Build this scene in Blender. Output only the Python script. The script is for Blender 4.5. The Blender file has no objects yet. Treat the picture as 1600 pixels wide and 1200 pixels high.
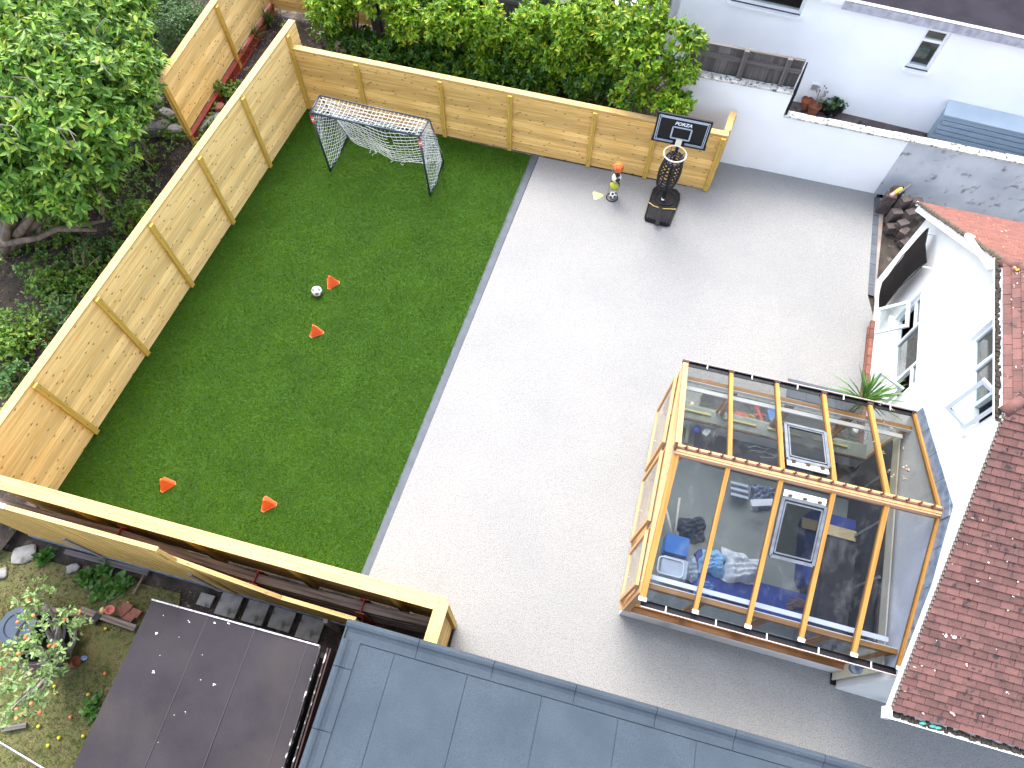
import bpy, math, random
import numpy as np
from mathutils import Vector, Matrix
random.seed(7); RNG = np.random.default_rng(11)
S = bpy.context.scene
V = Vector
# ------------------------------------------------------------------ camera
FOC = 1060.0; CAMH = 12.0
_d = V((788-800, -(1154-600), -FOC)).normalized()
_Z = -_d; _F = V((0, 0, -1)); _Y = (_F - _Z*_F.dot(_Z)).normalized(); _X = _Y.cross(_Z)
RW = Matrix((_X, _Y, _Z))                                   # camera -> world
cam = bpy.data.cameras.new('camera'); camo = bpy.data.objects.new('camera', cam)
S.collection.objects.link(camo); S.camera = camo
cam.lens = FOC/1600*36; cam.sensor_width = 36; cam.clip_end = 300
camo.matrix_world = Matrix.Translation((0, 0, CAMH)) @ RW.to_4x4()
# ------------------------------------------------------------------ light
SUN_EL, SUN_AZ = math.radians(60), math.radians(345)        # azimuth clockwise from +Y
w = bpy.data.worlds.new("World"); S.world = w; w.use_nodes = True
nt = w.node_tree; sky = nt.nodes.new('ShaderNodeTexSky'); sky.sky_type = 'NISHITA'; sky.sun_disc = False
sky.sun_elevation = SUN_EL; sky.sun_rotation = SUN_AZ; sky.dust_density = 3.0; sky.air_density = 1.0; sky.ozone_density = 0.6
bg = nt.nodes['Background']; bg.inputs[1].default_value = 0.15
skh = nt.nodes.new('ShaderNodeHueSaturation'); skh.inputs['Saturation'].default_value = .6
nt.links.new(sky.outputs[0], skh.inputs['Color']); nt.links.new(skh.outputs[0], bg.inputs[0])   # hazy white sky
sl = bpy.data.lights.new('sun', 'SUN'); sl.energy = .8; sl.angle = math.radians(35); sl.color = (1, .96, .9)
so = bpy.data.objects.new('sun', sl); S.collection.objects.link(so)
sd = V((math.sin(SUN_AZ)*math.cos(SUN_EL), math.cos(SUN_AZ)*math.cos(SUN_EL), math.sin(SUN_EL)))
so.rotation_euler = sd.to_track_quat('Z', 'Y').to_euler(); so.location = (0, 0, 20)
S.view_settings.view_transform = 'Standard'; S.view_settings.look = 'None'
S.view_settings.exposure = 2.22; S.view_settings.gamma = 1
S.render.engine = 'CYCLES'
try:
    S.cycles.max_bounces = 8; S.cycles.transparent_max_bounces = 12
except Exception: pass
# ------------------------------------------------------------------ measuring helpers
def ray(u, v): return RW @ V((u-800, -(v-600), -FOC))
def G(u, v, z=0.0):
    r = ray(u, v); return V((0, 0, CAMH)) + r*((z-CAMH)/r.z)
def ONP(a, b, u, v):
    n = V((-(b-a).y, (b-a).x, 0)); r = ray(u, v); o = V((0, 0, CAMH)); return o + r*(n.dot(a-o)/n.dot(r))
def Z(p, z): return V((p.x, p.y, z))
def L(a, b, t): return a + (b-a)*t
# ------------------------------------------------------------------ materials
MATS = {}
def nd(t, typ, **kw):
    n = t.nodes.new(typ)
    for k, v in kw.items(): setattr(n, k, v)
    return n
def mk(name, c1, c2=None, scale=4, detail=4, stretch=(1, 1, 1), rough=.6, bump=0, bscale=None, island=0, metal=0, spec=.4,
       coord='Object', c3=None, s3=1.0, t3=(.55, .62), contrast=(.35, .65), alpha=1, sheen=0):
    if name in MATS: return MATS[name]
    m = bpy.data.materials.new(name); m.use_nodes = True; t = m.node_tree; b = t.nodes['Principled BSDF']
    b.inputs['Roughness'].default_value = rough; b.inputs['Metallic'].default_value = metal
    b.inputs['Specular IOR Level'].default_value = spec
    tc = nd(t, 'ShaderNodeTexCoord'); mp = nd(t, 'ShaderNodeMapping'); mp.inputs['Scale'].default_value = stretch
    t.links.new(tc.outputs[coord], mp.inputs[0])
    no = nd(t, 'ShaderNodeTexNoise'); no.inputs['Scale'].default_value = scale; no.inputs['Detail'].default_value = detail
    t.links.new(mp.outputs[0], no.inputs['Vector'])
    r = nd(t, 'ShaderNodeMapRange'); r.inputs[1].default_value = contrast[0]; r.inputs[2].default_value = contrast[1]
    t.links.new(no.outputs[0], r.inputs[0])
    mx = nd(t, 'ShaderNodeMix', data_type='RGBA'); mx.inputs[6].default_value = (*c1, 1); mx.inputs[7].default_value = (*(c2 or c1), 1)
    t.links.new(r.outputs[0], mx.inputs[0]); out = mx.outputs[2]
    if c3:
        n3 = nd(t, 'ShaderNodeTexNoise'); n3.inputs['Scale'].default_value = s3; n3.inputs['Detail'].default_value = 5
        t.links.new(mp.outputs[0], n3.inputs['Vector'])
        r3 = nd(t, 'ShaderNodeMapRange'); r3.inputs[1].default_value = t3[0]; r3.inputs[2].default_value = t3[1]
        t.links.new(n3.outputs[0], r3.inputs[0])
        m3 = nd(t, 'ShaderNodeMix', data_type='RGBA'); m3.inputs[7].default_value = (*c3, 1)
        t.links.new(r3.outputs[0], m3.inputs[0]); t.links.new(out, m3.inputs[6]); out = m3.outputs[2]
    if island:
        ge = nd(t, 'ShaderNodeNewGeometry'); ri = nd(t, 'ShaderNodeMapRange'); ri.inputs[3].default_value = 1-island; ri.inputs[4].default_value = 1+island
        t.links.new(ge.outputs['Random Per Island'], ri.inputs[0])
        hs = nd(t, 'ShaderNodeHueSaturation'); t.links.new(ri.outputs[0], hs.inputs['Value']); t.links.new(out, hs.inputs['Color']); out = hs.outputs[0]
    t.links.new(out, b.inputs['Base Color'])
    if bump:
        nb = nd(t, 'ShaderNodeTexNoise'); nb.inputs['Scale'].default_value = bscale or scale*3; nb.inputs['Detail'].default_value = 3
        t.links.new(mp.outputs[0], nb.inputs['Vector'])
        bu = nd(t, 'ShaderNodeBump'); bu.inputs['Strength'].default_value = bump; bu.inputs['Distance'].default_value = .02
        t.links.new(nb.outputs[0], bu.inputs['Height']); t.links.new(bu.outputs[0], b.inputs['Normal'])
    m.diffuse_color = (*c1, 1); MATS[name] = m; return m
def wood(name, light, dark, knot, rough=.6, island=.14, knots=True, gs=1.0):
    m = bpy.data.materials.new(name); m.use_nodes = True; t = m.node_tree; b = t.nodes['Principled BSDF']
    b.inputs['Roughness'].default_value = rough; b.inputs['Specular IOR Level'].default_value = .25
    tc = nd(t, 'ShaderNodeTexCoord'); ge = nd(t, 'ShaderNodeNewGeometry')
    mu = nd(t, 'ShaderNodeMath', operation='MULTIPLY'); mu.inputs[1].default_value = 91.7; t.links.new(ge.outputs['Random Per Island'], mu.inputs[0])
    cb = nd(t, 'ShaderNodeCombineXYZ'); t.links.new(mu.outputs[0], cb.inputs[0]); t.links.new(mu.outputs[0], cb.inputs[1])
    ad = nd(t, 'ShaderNodeVectorMath', operation='ADD'); t.links.new(tc.outputs['UV'], ad.inputs[0]); t.links.new(cb.outputs[0], ad.inputs[1])
    mp = nd(t, 'ShaderNodeMapping'); mp.inputs['Scale'].default_value = (1.1*gs, 28*gs, 1); t.links.new(ad.outputs[0], mp.inputs[0])
    no = nd(t, 'ShaderNodeTexNoise'); no.inputs['Scale'].default_value = 1; no.inputs['Detail'].default_value = 5; no.inputs['Distortion'].default_value = .6
    t.links.new(mp.outputs[0], no.inputs['Vector'])
    r = nd(t, 'ShaderNodeMapRange'); r.inputs[1].default_value = .33; r.inputs[2].default_value = .72; t.links.new(no.outputs[0], r.inputs[0])
    mx = nd(t, 'ShaderNodeMix', data_type='RGBA'); mx.inputs[6].default_value = (*light, 1); mx.inputs[7].default_value = (*dark, 1)
    t.links.new(r.outputs[0], mx.inputs[0]); out = mx.outputs[2]
    mq = nd(t, 'ShaderNodeMapping'); mq.inputs['Scale'].default_value = (.5, 3, 1); t.links.new(ad.outputs[0], mq.inputs[0])
    nq = nd(t, 'ShaderNodeTexNoise'); nq.inputs['Scale'].default_value = 1.5; nq.inputs['Detail'].default_value = 2; t.links.new(mq.outputs[0], nq.inputs['Vector'])
    hq = nd(t, 'ShaderNodeMapRange'); hq.inputs[1].default_value = .3; hq.inputs[2].default_value = .7; hq.inputs[3].default_value = .88; hq.inputs[4].default_value = 1.1
    t.links.new(nq.outputs[0], hq.inputs[0])
    h1 = nd(t, 'ShaderNodeHueSaturation'); t.links.new(hq.outputs[0], h1.inputs['Value']); t.links.new(out, h1.inputs['Color']); out = h1.outputs[0]
    if knots:
        mk_ = nd(t, 'ShaderNodeMapping'); mk_.inputs['Scale'].default_value = (3.4, 9.0, 1); t.links.new(ad.outputs[0], mk_.inputs[0])
        vo = nd(t, 'ShaderNodeTexVoronoi', voronoi_dimensions='2D'); vo.inputs['Scale'].default_value = 1; t.links.new(mk_.outputs[0], vo.inputs['Vector'])
        kr = nd(t, 'ShaderNodeMapRange'); kr.inputs[1].default_value = .04; kr.inputs[2].default_value = .13; kr.inputs[3].default_value = 1; kr.inputs[4].default_value = 0
        t.links.new(vo.outputs['Distance'], kr.inputs[0])
        sp = nd(t, 'ShaderNodeSeparateColor'); t.links.new(vo.outputs['Color'], sp.inputs[0])
        gt = nd(t, 'ShaderNodeMath', operation='GREATER_THAN'); gt.inputs[1].default_value = .55; t.links.new(sp.outputs[0], gt.inputs[0])
        mm = nd(t, 'ShaderNodeMath', operation='MULTIPLY'); t.links.new(kr.outputs[0], mm.inputs[0]); t.links.new(gt.outputs[0], mm.inputs[1])
        m3 = nd(t, 'ShaderNodeMix', data_type='RGBA'); m3.inputs[7].default_value = (*knot, 1)
        t.links.new(mm.outputs[0], m3.inputs[0]); t.links.new(out, m3.inputs[6]); out = m3.outputs[2]
    ri = nd(t, 'ShaderNodeMapRange'); ri.inputs[3].default_value = 1-island; ri.inputs[4].default_value = 1+island*.7
    t.links.new(ge.outputs['Random Per Island'], ri.inputs[0])
    hs = nd(t, 'ShaderNodeHueSaturation'); t.links.new(ri.outputs[0], hs.inputs['Value']); t.links.new(out, hs.inputs['Color'])
    t.links.new(hs.outputs[0], b.inputs['Base Color'])
    bu = nd(t, 'ShaderNodeBump'); bu.inputs['Strength'].default_value = .25; bu.inputs['Distance'].default_value = .01
    t.links.new(no.outputs[0], bu.inputs['Height']); t.links.new(bu.outputs[0], b.inputs['Normal'])
    m.diffuse_color = (*light, 1); return m
def leafmat(name, cols, rough=.4, trans=.25, spec=.5, var=0):
    m = bpy.data.materials.new(name); m.use_nodes = True; t = m.node_tree; b = t.nodes['Principled BSDF']
    ge = nd(t, 'ShaderNodeNewGeometry'); cr = nd(t, 'ShaderNodeValToRGB'); e = cr.color_ramp.elements
    e[0].color = (*cols[0], 1); e[1].color = (*cols[-1], 1); e[1].position = 1.0
    for i, c in enumerate(cols[1:-1]): x = e.new((i+1)/(len(cols)-1)); x.color = (*c, 1)
    t.links.new(ge.outputs['Random Per Island'], cr.inputs[0])
    if var:
        tc = nd(t, 'ShaderNodeTexCoord'); no = nd(t, 'ShaderNodeTexNoise'); no.inputs['Scale'].default_value = 1.6; no.inputs['Detail'].default_value = 7; no.inputs['Distortion'].default_value = .5; t.links.new(tc.outputs['Object'], no.inputs['Vector'])
        mr = nd(t, 'ShaderNodeMapRange'); mr.inputs[1].default_value = .35; mr.inputs[2].default_value = .68; mr.inputs[3].default_value = 1-var; mr.inputs[4].default_value = 1+var; t.links.new(no.outputs[0], mr.inputs[0])
        hv = nd(t, 'ShaderNodeHueSaturation'); t.links.new(mr.outputs[0], hv.inputs['Value']); t.links.new(cr.outputs[0], hv.inputs['Color']); cr = hv
    t.links.new(cr.outputs[0], b.inputs['Base Color'])
    b.inputs['Roughness'].default_value = rough; b.inputs['Specular IOR Level'].default_value = spec
    tr = nd(t, 'ShaderNodeBsdfTranslucent'); hs = nd(t, 'ShaderNodeHueSaturation'); hs.inputs['Value'].default_value = 1.5; hs.inputs['Hue'].default_value = .48
    t.links.new(cr.outputs[0], hs.inputs['Color']); t.links.new(hs.outputs[0], tr.inputs[0])
    ms = nd(t, 'ShaderNodeMixShader'); ms.inputs[0].default_value = trans
    t.links.new(b.outputs[0], ms.inputs[1]); t.links.new(tr.outputs[0], ms.inputs[2]); t.links.new(ms.outputs[0], t.nodes['Material Output'].inputs[0])
    m.diffuse_color = (*cols[0], 1); return m
def glassmat(name, tint=(.86, .9, .9), dirt=.12, refl=1.0, dscale=2.0):
    m = bpy.data.materials.new(name); m.use_nodes = True; t = m.node_tree; t.nodes.remove(t.nodes['Principled BSDF'])
    tr = nd(t, 'ShaderNodeBsdfTransparent'); tr.inputs[0].default_value = (*tint, 1)
    gl = nd(t, 'ShaderNodeBsdfGlossy'); gl.inputs['Roughness'].default_value = .06; gl.inputs[0].default_value = (refl, refl, refl, 1)
    fr = nd(t, 'ShaderNodeFresnel'); gb_ = nd(t, 'ShaderNodeNewGeometry'); im = nd(t, 'ShaderNodeMapRange'); im.inputs[3].default_value = 1.45; im.inputs[4].default_value = 1/1.45; t.links.new(gb_.outputs['Backfacing'], im.inputs[0]); t.links.new(im.outputs[0], fr.inputs[0])
    a = nd(t, 'ShaderNodeMixShader'); t.links.new(fr.outputs[0], a.inputs[0]); t.links.new(tr.outputs[0], a.inputs[1]); t.links.new(gl.outputs[0], a.inputs[2])
    df = nd(t, 'ShaderNodeBsdfDiffuse'); df.inputs[0].default_value = (.55, .56, .56, 1)
    tc = nd(t, 'ShaderNodeTexCoord'); mp = nd(t, 'ShaderNodeMapping'); mp.inputs['Scale'].default_value = (1.6, .9, 1); t.links.new(tc.outputs['UV'], mp.inputs[0])
    no = nd(t, 'ShaderNodeTexNoise'); no.inputs['Scale'].default_value = dscale; no.inputs['Detail'].default_value = 10; no.inputs['Roughness'].default_value = .65; no.inputs['Distortion'].default_value = .2
    t.links.new(mp.outputs[0], no.inputs['Vector'])
    r = nd(t, 'ShaderNodeMapRange'); r.inputs[1].default_value = .52; r.inputs[2].default_value = .85; r.inputs[3].default_value = .0; r.inputs[4].default_value = dirt*2.5
    t.links.new(no.outputs[0], r.inputs[0])
    b2 = nd(t, 'ShaderNodeMixShader'); t.links.new(r.outputs[0], b2.inputs[0]); t.links.new(a.outputs[0], b2.inputs[1]); t.links.new(df.outputs[0], b2.inputs[2])
    t.links.new(b2.outputs[0], t.nodes['Material Output'].inputs[0]); m.diffuse_color = (.6, .7, .75, .4); return m
# palette
PINE = wood('pine', (.80, .54, .20), (.58, .32, .08), (.12, .04, .012), island=.24)
PINE2 = wood('pine_pale_lit', (.88, .65, .29), (.70, .43, .13), (.14, .05, .015), island=.2)  # paler copy of the pine; light on the left fence put into its colour
POSTM = wood('treated_post', (.60, .40, .09), (.48, .29, .05), (.2, .1, .03), island=.05)
CAPM = wood('cap_timber', (.58, .40, .17), (.48, .29, .10), (.3, .14, .06), island=.07)
CEDAR = wood('cedar', (.44, .23, .06), (.32, .145, .03), (.2, .07, .02), rough=.45, island=.1, knots=False)
CEDARD = wood('cedar_dark', (.30, .13, .045), (.2, .085, .03), (.1, .04, .02), rough=.6, knots=False)
CEDARM = wood('cedar_mid', (.46, .22, .065), (.34, .14, .035), (.15, .06, .02), rough=.55, island=.1, knots=False)
CEDARP = wood('cedar_pale', (.54, .33, .16), (.44, .23, .09), (.2, .07, .02), rough=.5, island=.1, knots=False)
OLDW = wood('weathered_wood', (.16, .145, .135), (.075, .066, .062), (.03, .02, .02), rough=.9, island=.3, knots=False)
OLDB = wood('old_sleeper', (.24, .20, .175), (.08, .06, .05), (.03, .02, .02), rough=.95, island=.25, knots=False)
OLDP = wood('aged_panel', (.62, .40, .12), (.45, .28, .09), (.15, .1, .05), rough=.7, island=.12, knots=False)
WHITE = mk('white_render', (.88, .91, .93), (.84, .87, .90), scale=1.3, detail=6, bump=.15, bscale=60, rough=.85)
WHITED = mk('stained_render', (.58, .61, .65), (.44, .47, .51), scale=1.6, detail=8, bump=.3, bscale=40, rough=.9, c3=(.2, .2, .2), s3=5, t3=(.6, .72))
HOUSEW = mk('house_render', (.76, .77, .77), (.71, .72, .72), scale=2, detail=5, bump=.2, bscale=50, rough=.8, c3=(.56, .56, .55), s3=2.2, t3=(.56, .74), stretch=(1, 1, .4))
COPING = mk('coping_stone', (.62, .61, .58), (.4, .39, .36), scale=7, detail=8, rough=.95, bump=.5, bscale=40, c3=(.1, .1, .09), s3=14, t3=(.56, .62))
UPVC = mk('white_plastic', (.82, .83, .84), (.77, .78, .8), scale=3, rough=.3, spec=.5)
BLACKP = mk('black_plastic', (.008, .008, .009), (.014, .014, .016), scale=30, rough=.5, spec=.2)
BLACKM = mk('black_metal', (.008, .009, .012), (.013, .015, .02), scale=8, rough=.45, spec=.25)
NAVYM = mk('navy_metal', (.012, .022, .045), (.02, .035, .06), scale=8, rough=.3, spec=.6)
REDST = mk('red_oxide_steel', (.32, .045, .025), (.2, .03, .02), scale=9, detail=6, rough=.6)
LEAD = mk('lead_flashing', (.10, .135, .19), (.20, .24, .30), scale=9, detail=6, rough=.55, metal=.2, bump=.2, bscale=12)
FELT = mk('blue_grey_felt', (.054, .070, .086), (.070, .088, .105), scale=2.2, detail=7, rough=.9, spec=.2, bump=.7, bscale=220, c3=(.036, .054, .082), s3=120, t3=(.5, .62))
SHEDF = mk('brown_felt', (.025, .022, .026), (.034, .030, .034), scale=1.6, detail=6, rough=.85, spec=.15, bump=.3, bscale=150, c3=(.045, .038, .036), s3=.9, t3=(.5, .8))
DARKW = mk('dark_stained_board', (.025, .02, .022), (.045, .035, .035), scale=6, rough=.7, stretch=(1, 1, 5))
BRICK = mk('red_brick', (.24, .095, .065), (.15, .07, .055), scale=8, detail=5, rough=.9, island=.2)
CONC = mk('concrete', (.30, .29, .275), (.2, .195, .185), scale=6, detail=7, rough=.95, bump=.5, bscale=30, c3=(.08, .08, .06), s3=5, t3=(.58, .68))
TILE = mk('maroon_tile', (.15, .068, .058), (.105, .053, .047), scale=5, detail=6, rough=.85, island=.2, bump=.3, bscale=60, c3=(.035, .028, .028), s3=9, t3=(.60, .68))
TILE2 = mk('terracotta_tile', (.20, .075, .052), (.15, .058, .043), scale=5, detail=6, rough=.85, island=.12, bump=.3, bscale=60, c3=(.14, .06, .045), s3=8, t3=(.6, .7))
LICHEN = mk('lichen', (.55, .52, .47), (.42, .3, .3), scale=30, rough=.95)
YLICHEN = mk('yellow_lichen', (.5, .28, .05), (.4, .2, .05), scale=30, rough=.95)
MOSS = mk('moss', (.018, .016, .014), (.06, .05, .035), scale=40, detail=5, rough=1)
GREYSLAB = mk('grey_slab', (.085, .10, .118), (.07, .08, .095), scale=5, detail=6, rough=.8, bump=.3, bscale=80, island=.08)
HGLASS = glassmat('house_glass', tint=(.62, .68, .66), dirt=.06, refl=1)
FRAMEW = mk('window_plastic', (.62, .67, .71), (.57, .62, .67), scale=3, rough=.35, spec=.4)
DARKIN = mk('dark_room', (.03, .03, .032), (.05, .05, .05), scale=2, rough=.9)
GLASS = glassmat('roof_glass_sky_tint', tint=(.54, .58, .67), dirt=.05, refl=.7)  # south roof panes: blue sky reflection put into the tint
GLASSN = glassmat('back_roof_glass', tint=(.52, .53, .52), dirt=.03, refl=.45)
GLASSW = glassmat('window_glass', tint=(.92, .95, .94), dirt=.02)
ORANGE = mk('orange_plastic', (.80, .13, .03), (.75, .10, .025), scale=5, rough=.45, spec=.4)
BROWNP = mk('branch_bark', (.22, .17, .13), (.12, .09, .07), scale=8, detail=6, rough=.95, stretch=(1, 1, .3), bump=.5, bscale=30)
# ------------------------------------------------------------------ mesh builder
class MB:
    def __init__(s): s.v = []; s.f = []; s.uv = []; s.mi = []
    def face(s, pts, uvs=None, mi=0):
        b = len(s.v); s.v += [tuple(p) for p in pts]; s.f.append(tuple(range(b, b+len(pts)))); s.uv.append(uvs or [(p[0], p[1]) for p in pts]); s.mi.append(mi)
    def box(s, c, X, Y, Zv, mi=0):
        c, X, Y, Zv = V(c), V(X), V(Y), V(Zv); ax = [X, Y, Zv]; ln = [a.length for a in ax]
        order = sorted(range(3), key=lambda i: -ln[i]); b = len(s.v)
        sg = [(-1, -1, -1), (1, -1, -1), (1, 1, -1), (-1, 1, -1), (-1, -1, 1), (1, -1, 1), (1, 1, 1), (-1, 1, 1)]
        s.v += [tuple(c + X*i + Y*j + Zv*k) for i, j, k in sg]
        if X.cross(Y).dot(Zv) < 0: fs = [(0, 1, 2, 3), (7, 6, 5, 4), (4, 5, 1, 0), (5, 6, 2, 1), (6, 7, 3, 2), (7, 4, 0, 3)]
        else: fs = [(3, 2, 1, 0), (4, 5, 6, 7), (0, 1, 5, 4), (1, 2, 6, 5), (2, 3, 7, 6), (3, 0, 4, 7)]
        na = {0: 2, 1: 2, 2: 1, 3: 0, 4: 1, 5: 0}
        for i, f in enumerate(fs):
            rem = [o for o in order if o != na[i]]; a, d = rem[0], rem[1]
            s.f.append(tuple(b+q for q in f)); s.mi.append(mi)
            s.uv.append([(sg[q][a]*ln[a] + i*.37, sg[q][d]*ln[d] + i*.21) for q in f])
    def beam(s, p, q, w_, h, up=(0, 0, 1), mi=0, off=(0, 0)):
        p, q = V(p), V(q); d = (q-p); l = d.length
        if l < 1e-6: return
        d /= l; up = V(up)
        if abs(d.dot(up)) > .99: up = V((1, 0, 0))
        side = d.cross(up).normalized(); u = side.cross(d).normalized()
        c = (p+q)/2 + side*off[0] + u*off[1]
        s.box(c, d*(l/2), side*(w_/2), u*(h/2), mi)
    def prism(s, pts, ext, mi=0, uvs=None):
        pts = [V(p) for p in pts]; ext = V(ext); n = len(pts); b = len(s.v); q = [p+ext for p in pts]
        s.v += [tuple(p) for p in pts] + [tuple(p) for p in q]
        nm = sum(((pts[i]-pts[0]).cross(pts[(i+1) % n]-pts[0]) for i in range(1, n-1)), V((0, 0, 0)))
        fl = nm.dot(ext) > 0
        A = tuple(range(b, b+n)); B = tuple(range(b+n, b+2*n))
        o = pts[0]; ex = (pts[1]-pts[0]).normalized(); nn = nm.normalized() if nm.length > 0 else V((0, 0, 1)); ey = nn.cross(ex)
        uv0 = [((p-o).dot(ex), (p-o).dot(ey)) for p in pts]
        ff = [(A[::-1] if fl else A, uv0[::-1] if fl else uv0), (B if fl else B[::-1], uv0 if fl else uv0[::-1])]
        for f, u in ff: s.f.append(f); s.uv.append(u); s.mi.append(mi)
        for i in range(n):
            j = (i+1) % n; f = (A[i], A[j], B[j], B[i]); l = (pts[j]-pts[i]).length; u = [(0, 0), (l, 0), (l, ext.length), (0, ext.length)]
            if not fl: f = f[::-1]; u = u[::-1]
            s.f.append(f); s.uv.append(u); s.mi.append(mi)
    def tube(s, pts, r, n=8, mi=0, caps=True, closed=False):
        pts = [V(p) for p in pts]; rs = r if isinstance(r, (list, tuple)) else [r]*len(pts); b = len(s.v); m = len(pts); prev = None
        for i, p in enumerate(pts):
            if closed: d = pts[(i+1) % m]-pts[i-1]
            else: d = pts[min(i+1, m-1)]-pts[max(i-1, 0)]
            d = d.normalized() if d.length > 0 else V((0, 0, 1))
            if prev is None:
                a = V((0, 0, 1)) if abs(d.z) < .9 else V((1, 0, 0)); x = d.cross(a).normalized()
            else:
                x = prev - d*prev.dot(d); x = x.normalized() if x.length > 1e-6 else d.orthogonal().normalized()
            prev = x; y = d.cross(x)
            for k in range(n):
                a = 2*math.pi*k/n; s.v.append(tuple(p + (x*math.cos(a)+y*math.sin(a))*rs[i]))
        for i in range(m if closed else m-1):
            for k in range(n):
                a0 = b+i*n+k; a1 = b+i*n+(k+1) % n; i2 = (i+1) % m; b0 = b+i2*n+k; b1 = b+i2*n+(k+1) % n
                s.f.append((a0, a1, b1, b0)); s.uv.append([(i, k/n), (i, (k+1)/n), (i+1, (k+1)/n), (i+1, k/n)]); s.mi.append(mi)
        if caps and not closed:
            for f in (tuple(range(b+n-1, b-1, -1)), tuple(range(b+(m-1)*n, b+m*n))):
                s.f.append(f); s.uv.append([(0, 0)]*n); s.mi.append(mi)
    def lathe(s, c, prof, n=24, axis=(0, 0, 1), mi=0):
        c = V(c); ax = V(axis).normalized(); x = ax.orthogonal().normalized(); y = ax.cross(x); b = len(s.v); m = len(prof)
        for r, z in prof:
            for k in range(n):
                a = 2*math.pi*k/n; s.v.append(tuple(c + ax*z + (x*math.cos(a)+y*math.sin(a))*r))
        for i in range(m-1):
            for k in range(n):
                s.f.append((b+i*n+k, b+i*n+(k+1) % n, b+(i+1)*n+(k+1) % n, b+(i+1)*n+k)); s.uv.append([(k/n, i), ((k+1)/n, i), ((k+1)/n, i+1), (k/n, i+1)]); s.mi.append(mi)
    def ball(s, c, r, n=16, mi=0, sq=(1, 1, 1)):
        c = V(c); b = len(s.v)
        for i in range(n+1):
            th = math.pi*i/n
            for k in range(2*n):
                a = math.pi*k/n; s.v.append((c.x+r*sq[0]*math.sin(th)*math.cos(a), c.y+r*sq[1]*math.sin(th)*math.sin(a), c.z+r*sq[2]*math.cos(th)))
        for i in range(n):
            for k in range(2*n):
                s.f.append((b+i*2*n+k, b+(i+1)*2*n+k, b+(i+1)*2*n+(k+1) % (2*n), b+i*2*n+(k+1) % (2*n))); s.uv.append([(k/n, i/n)]*4); s.mi.append(mi)
    def build(s, name, mats, parent=None, origin=None, smooth=False, merge=False):
        me = bpy.data.meshes.new(name); o = V((0, 0, 0))
        if parent is not None: o = V(parent['_w'])
        elif origin is not None: o = V(origin)
        me.from_pydata([(x-o.x, y-o.y, z-o.z) for x, y, z in s.v], [], s.f)
        if not isinstance(mats, (list, tuple)): mats = [mats]
        for m in mats: me.materials.append(m)
        me.polygons.foreach_set('material_index', s.mi)
        uvl = me.uv_layers.new(name='UVMap'); fl = np.array([c for u in s.uv for q in u for c in q[:2]], dtype=np.float32)
        uvl.data.foreach_set('uv', fl)
        if smooth: me.polygons.foreach_set('use_smooth', [True]*len(me.polygons))
        me.update()
        ob = bpy.data.objects.new(name, me); S.collection.objects.link(ob)
        if parent is not None: ob.parent = parent; ob['_w'] = tuple(o)
        else: ob.location = o; ob['_w'] = tuple(o)
        return ob
def tag(o, label, cat, group=None, kind=None):
    if label: o['label'] = label
    if cat: o['category'] = cat
    if group: o['group'] = group
    if kind: o['kind'] = kind
    return o
def thing(name, label, cat, loc, group=None):
    o = bpy.data.objects.new(name, None); S.collection.objects.link(o); o.location = loc; o['_w'] = tuple(loc); o.empty_display_size = .2
    return tag(o, label, cat, group)
def struct(name, mb, m, **k):
    o = mb.build(name, m, **k); o['kind'] = 'structure'; return o
def sheet(name, pts, z, m):
    mb = MB(); P = [Z(p, z) for p in pts]
    a = sum((P[i].x*P[(i+1) % len(P)].y-P[(i+1) % len(P)].x*P[i].y) for i in range(len(P)))
    if a < 0: P = P[::-1]
    mb.face(P); return struct(name, mb, m)
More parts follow.
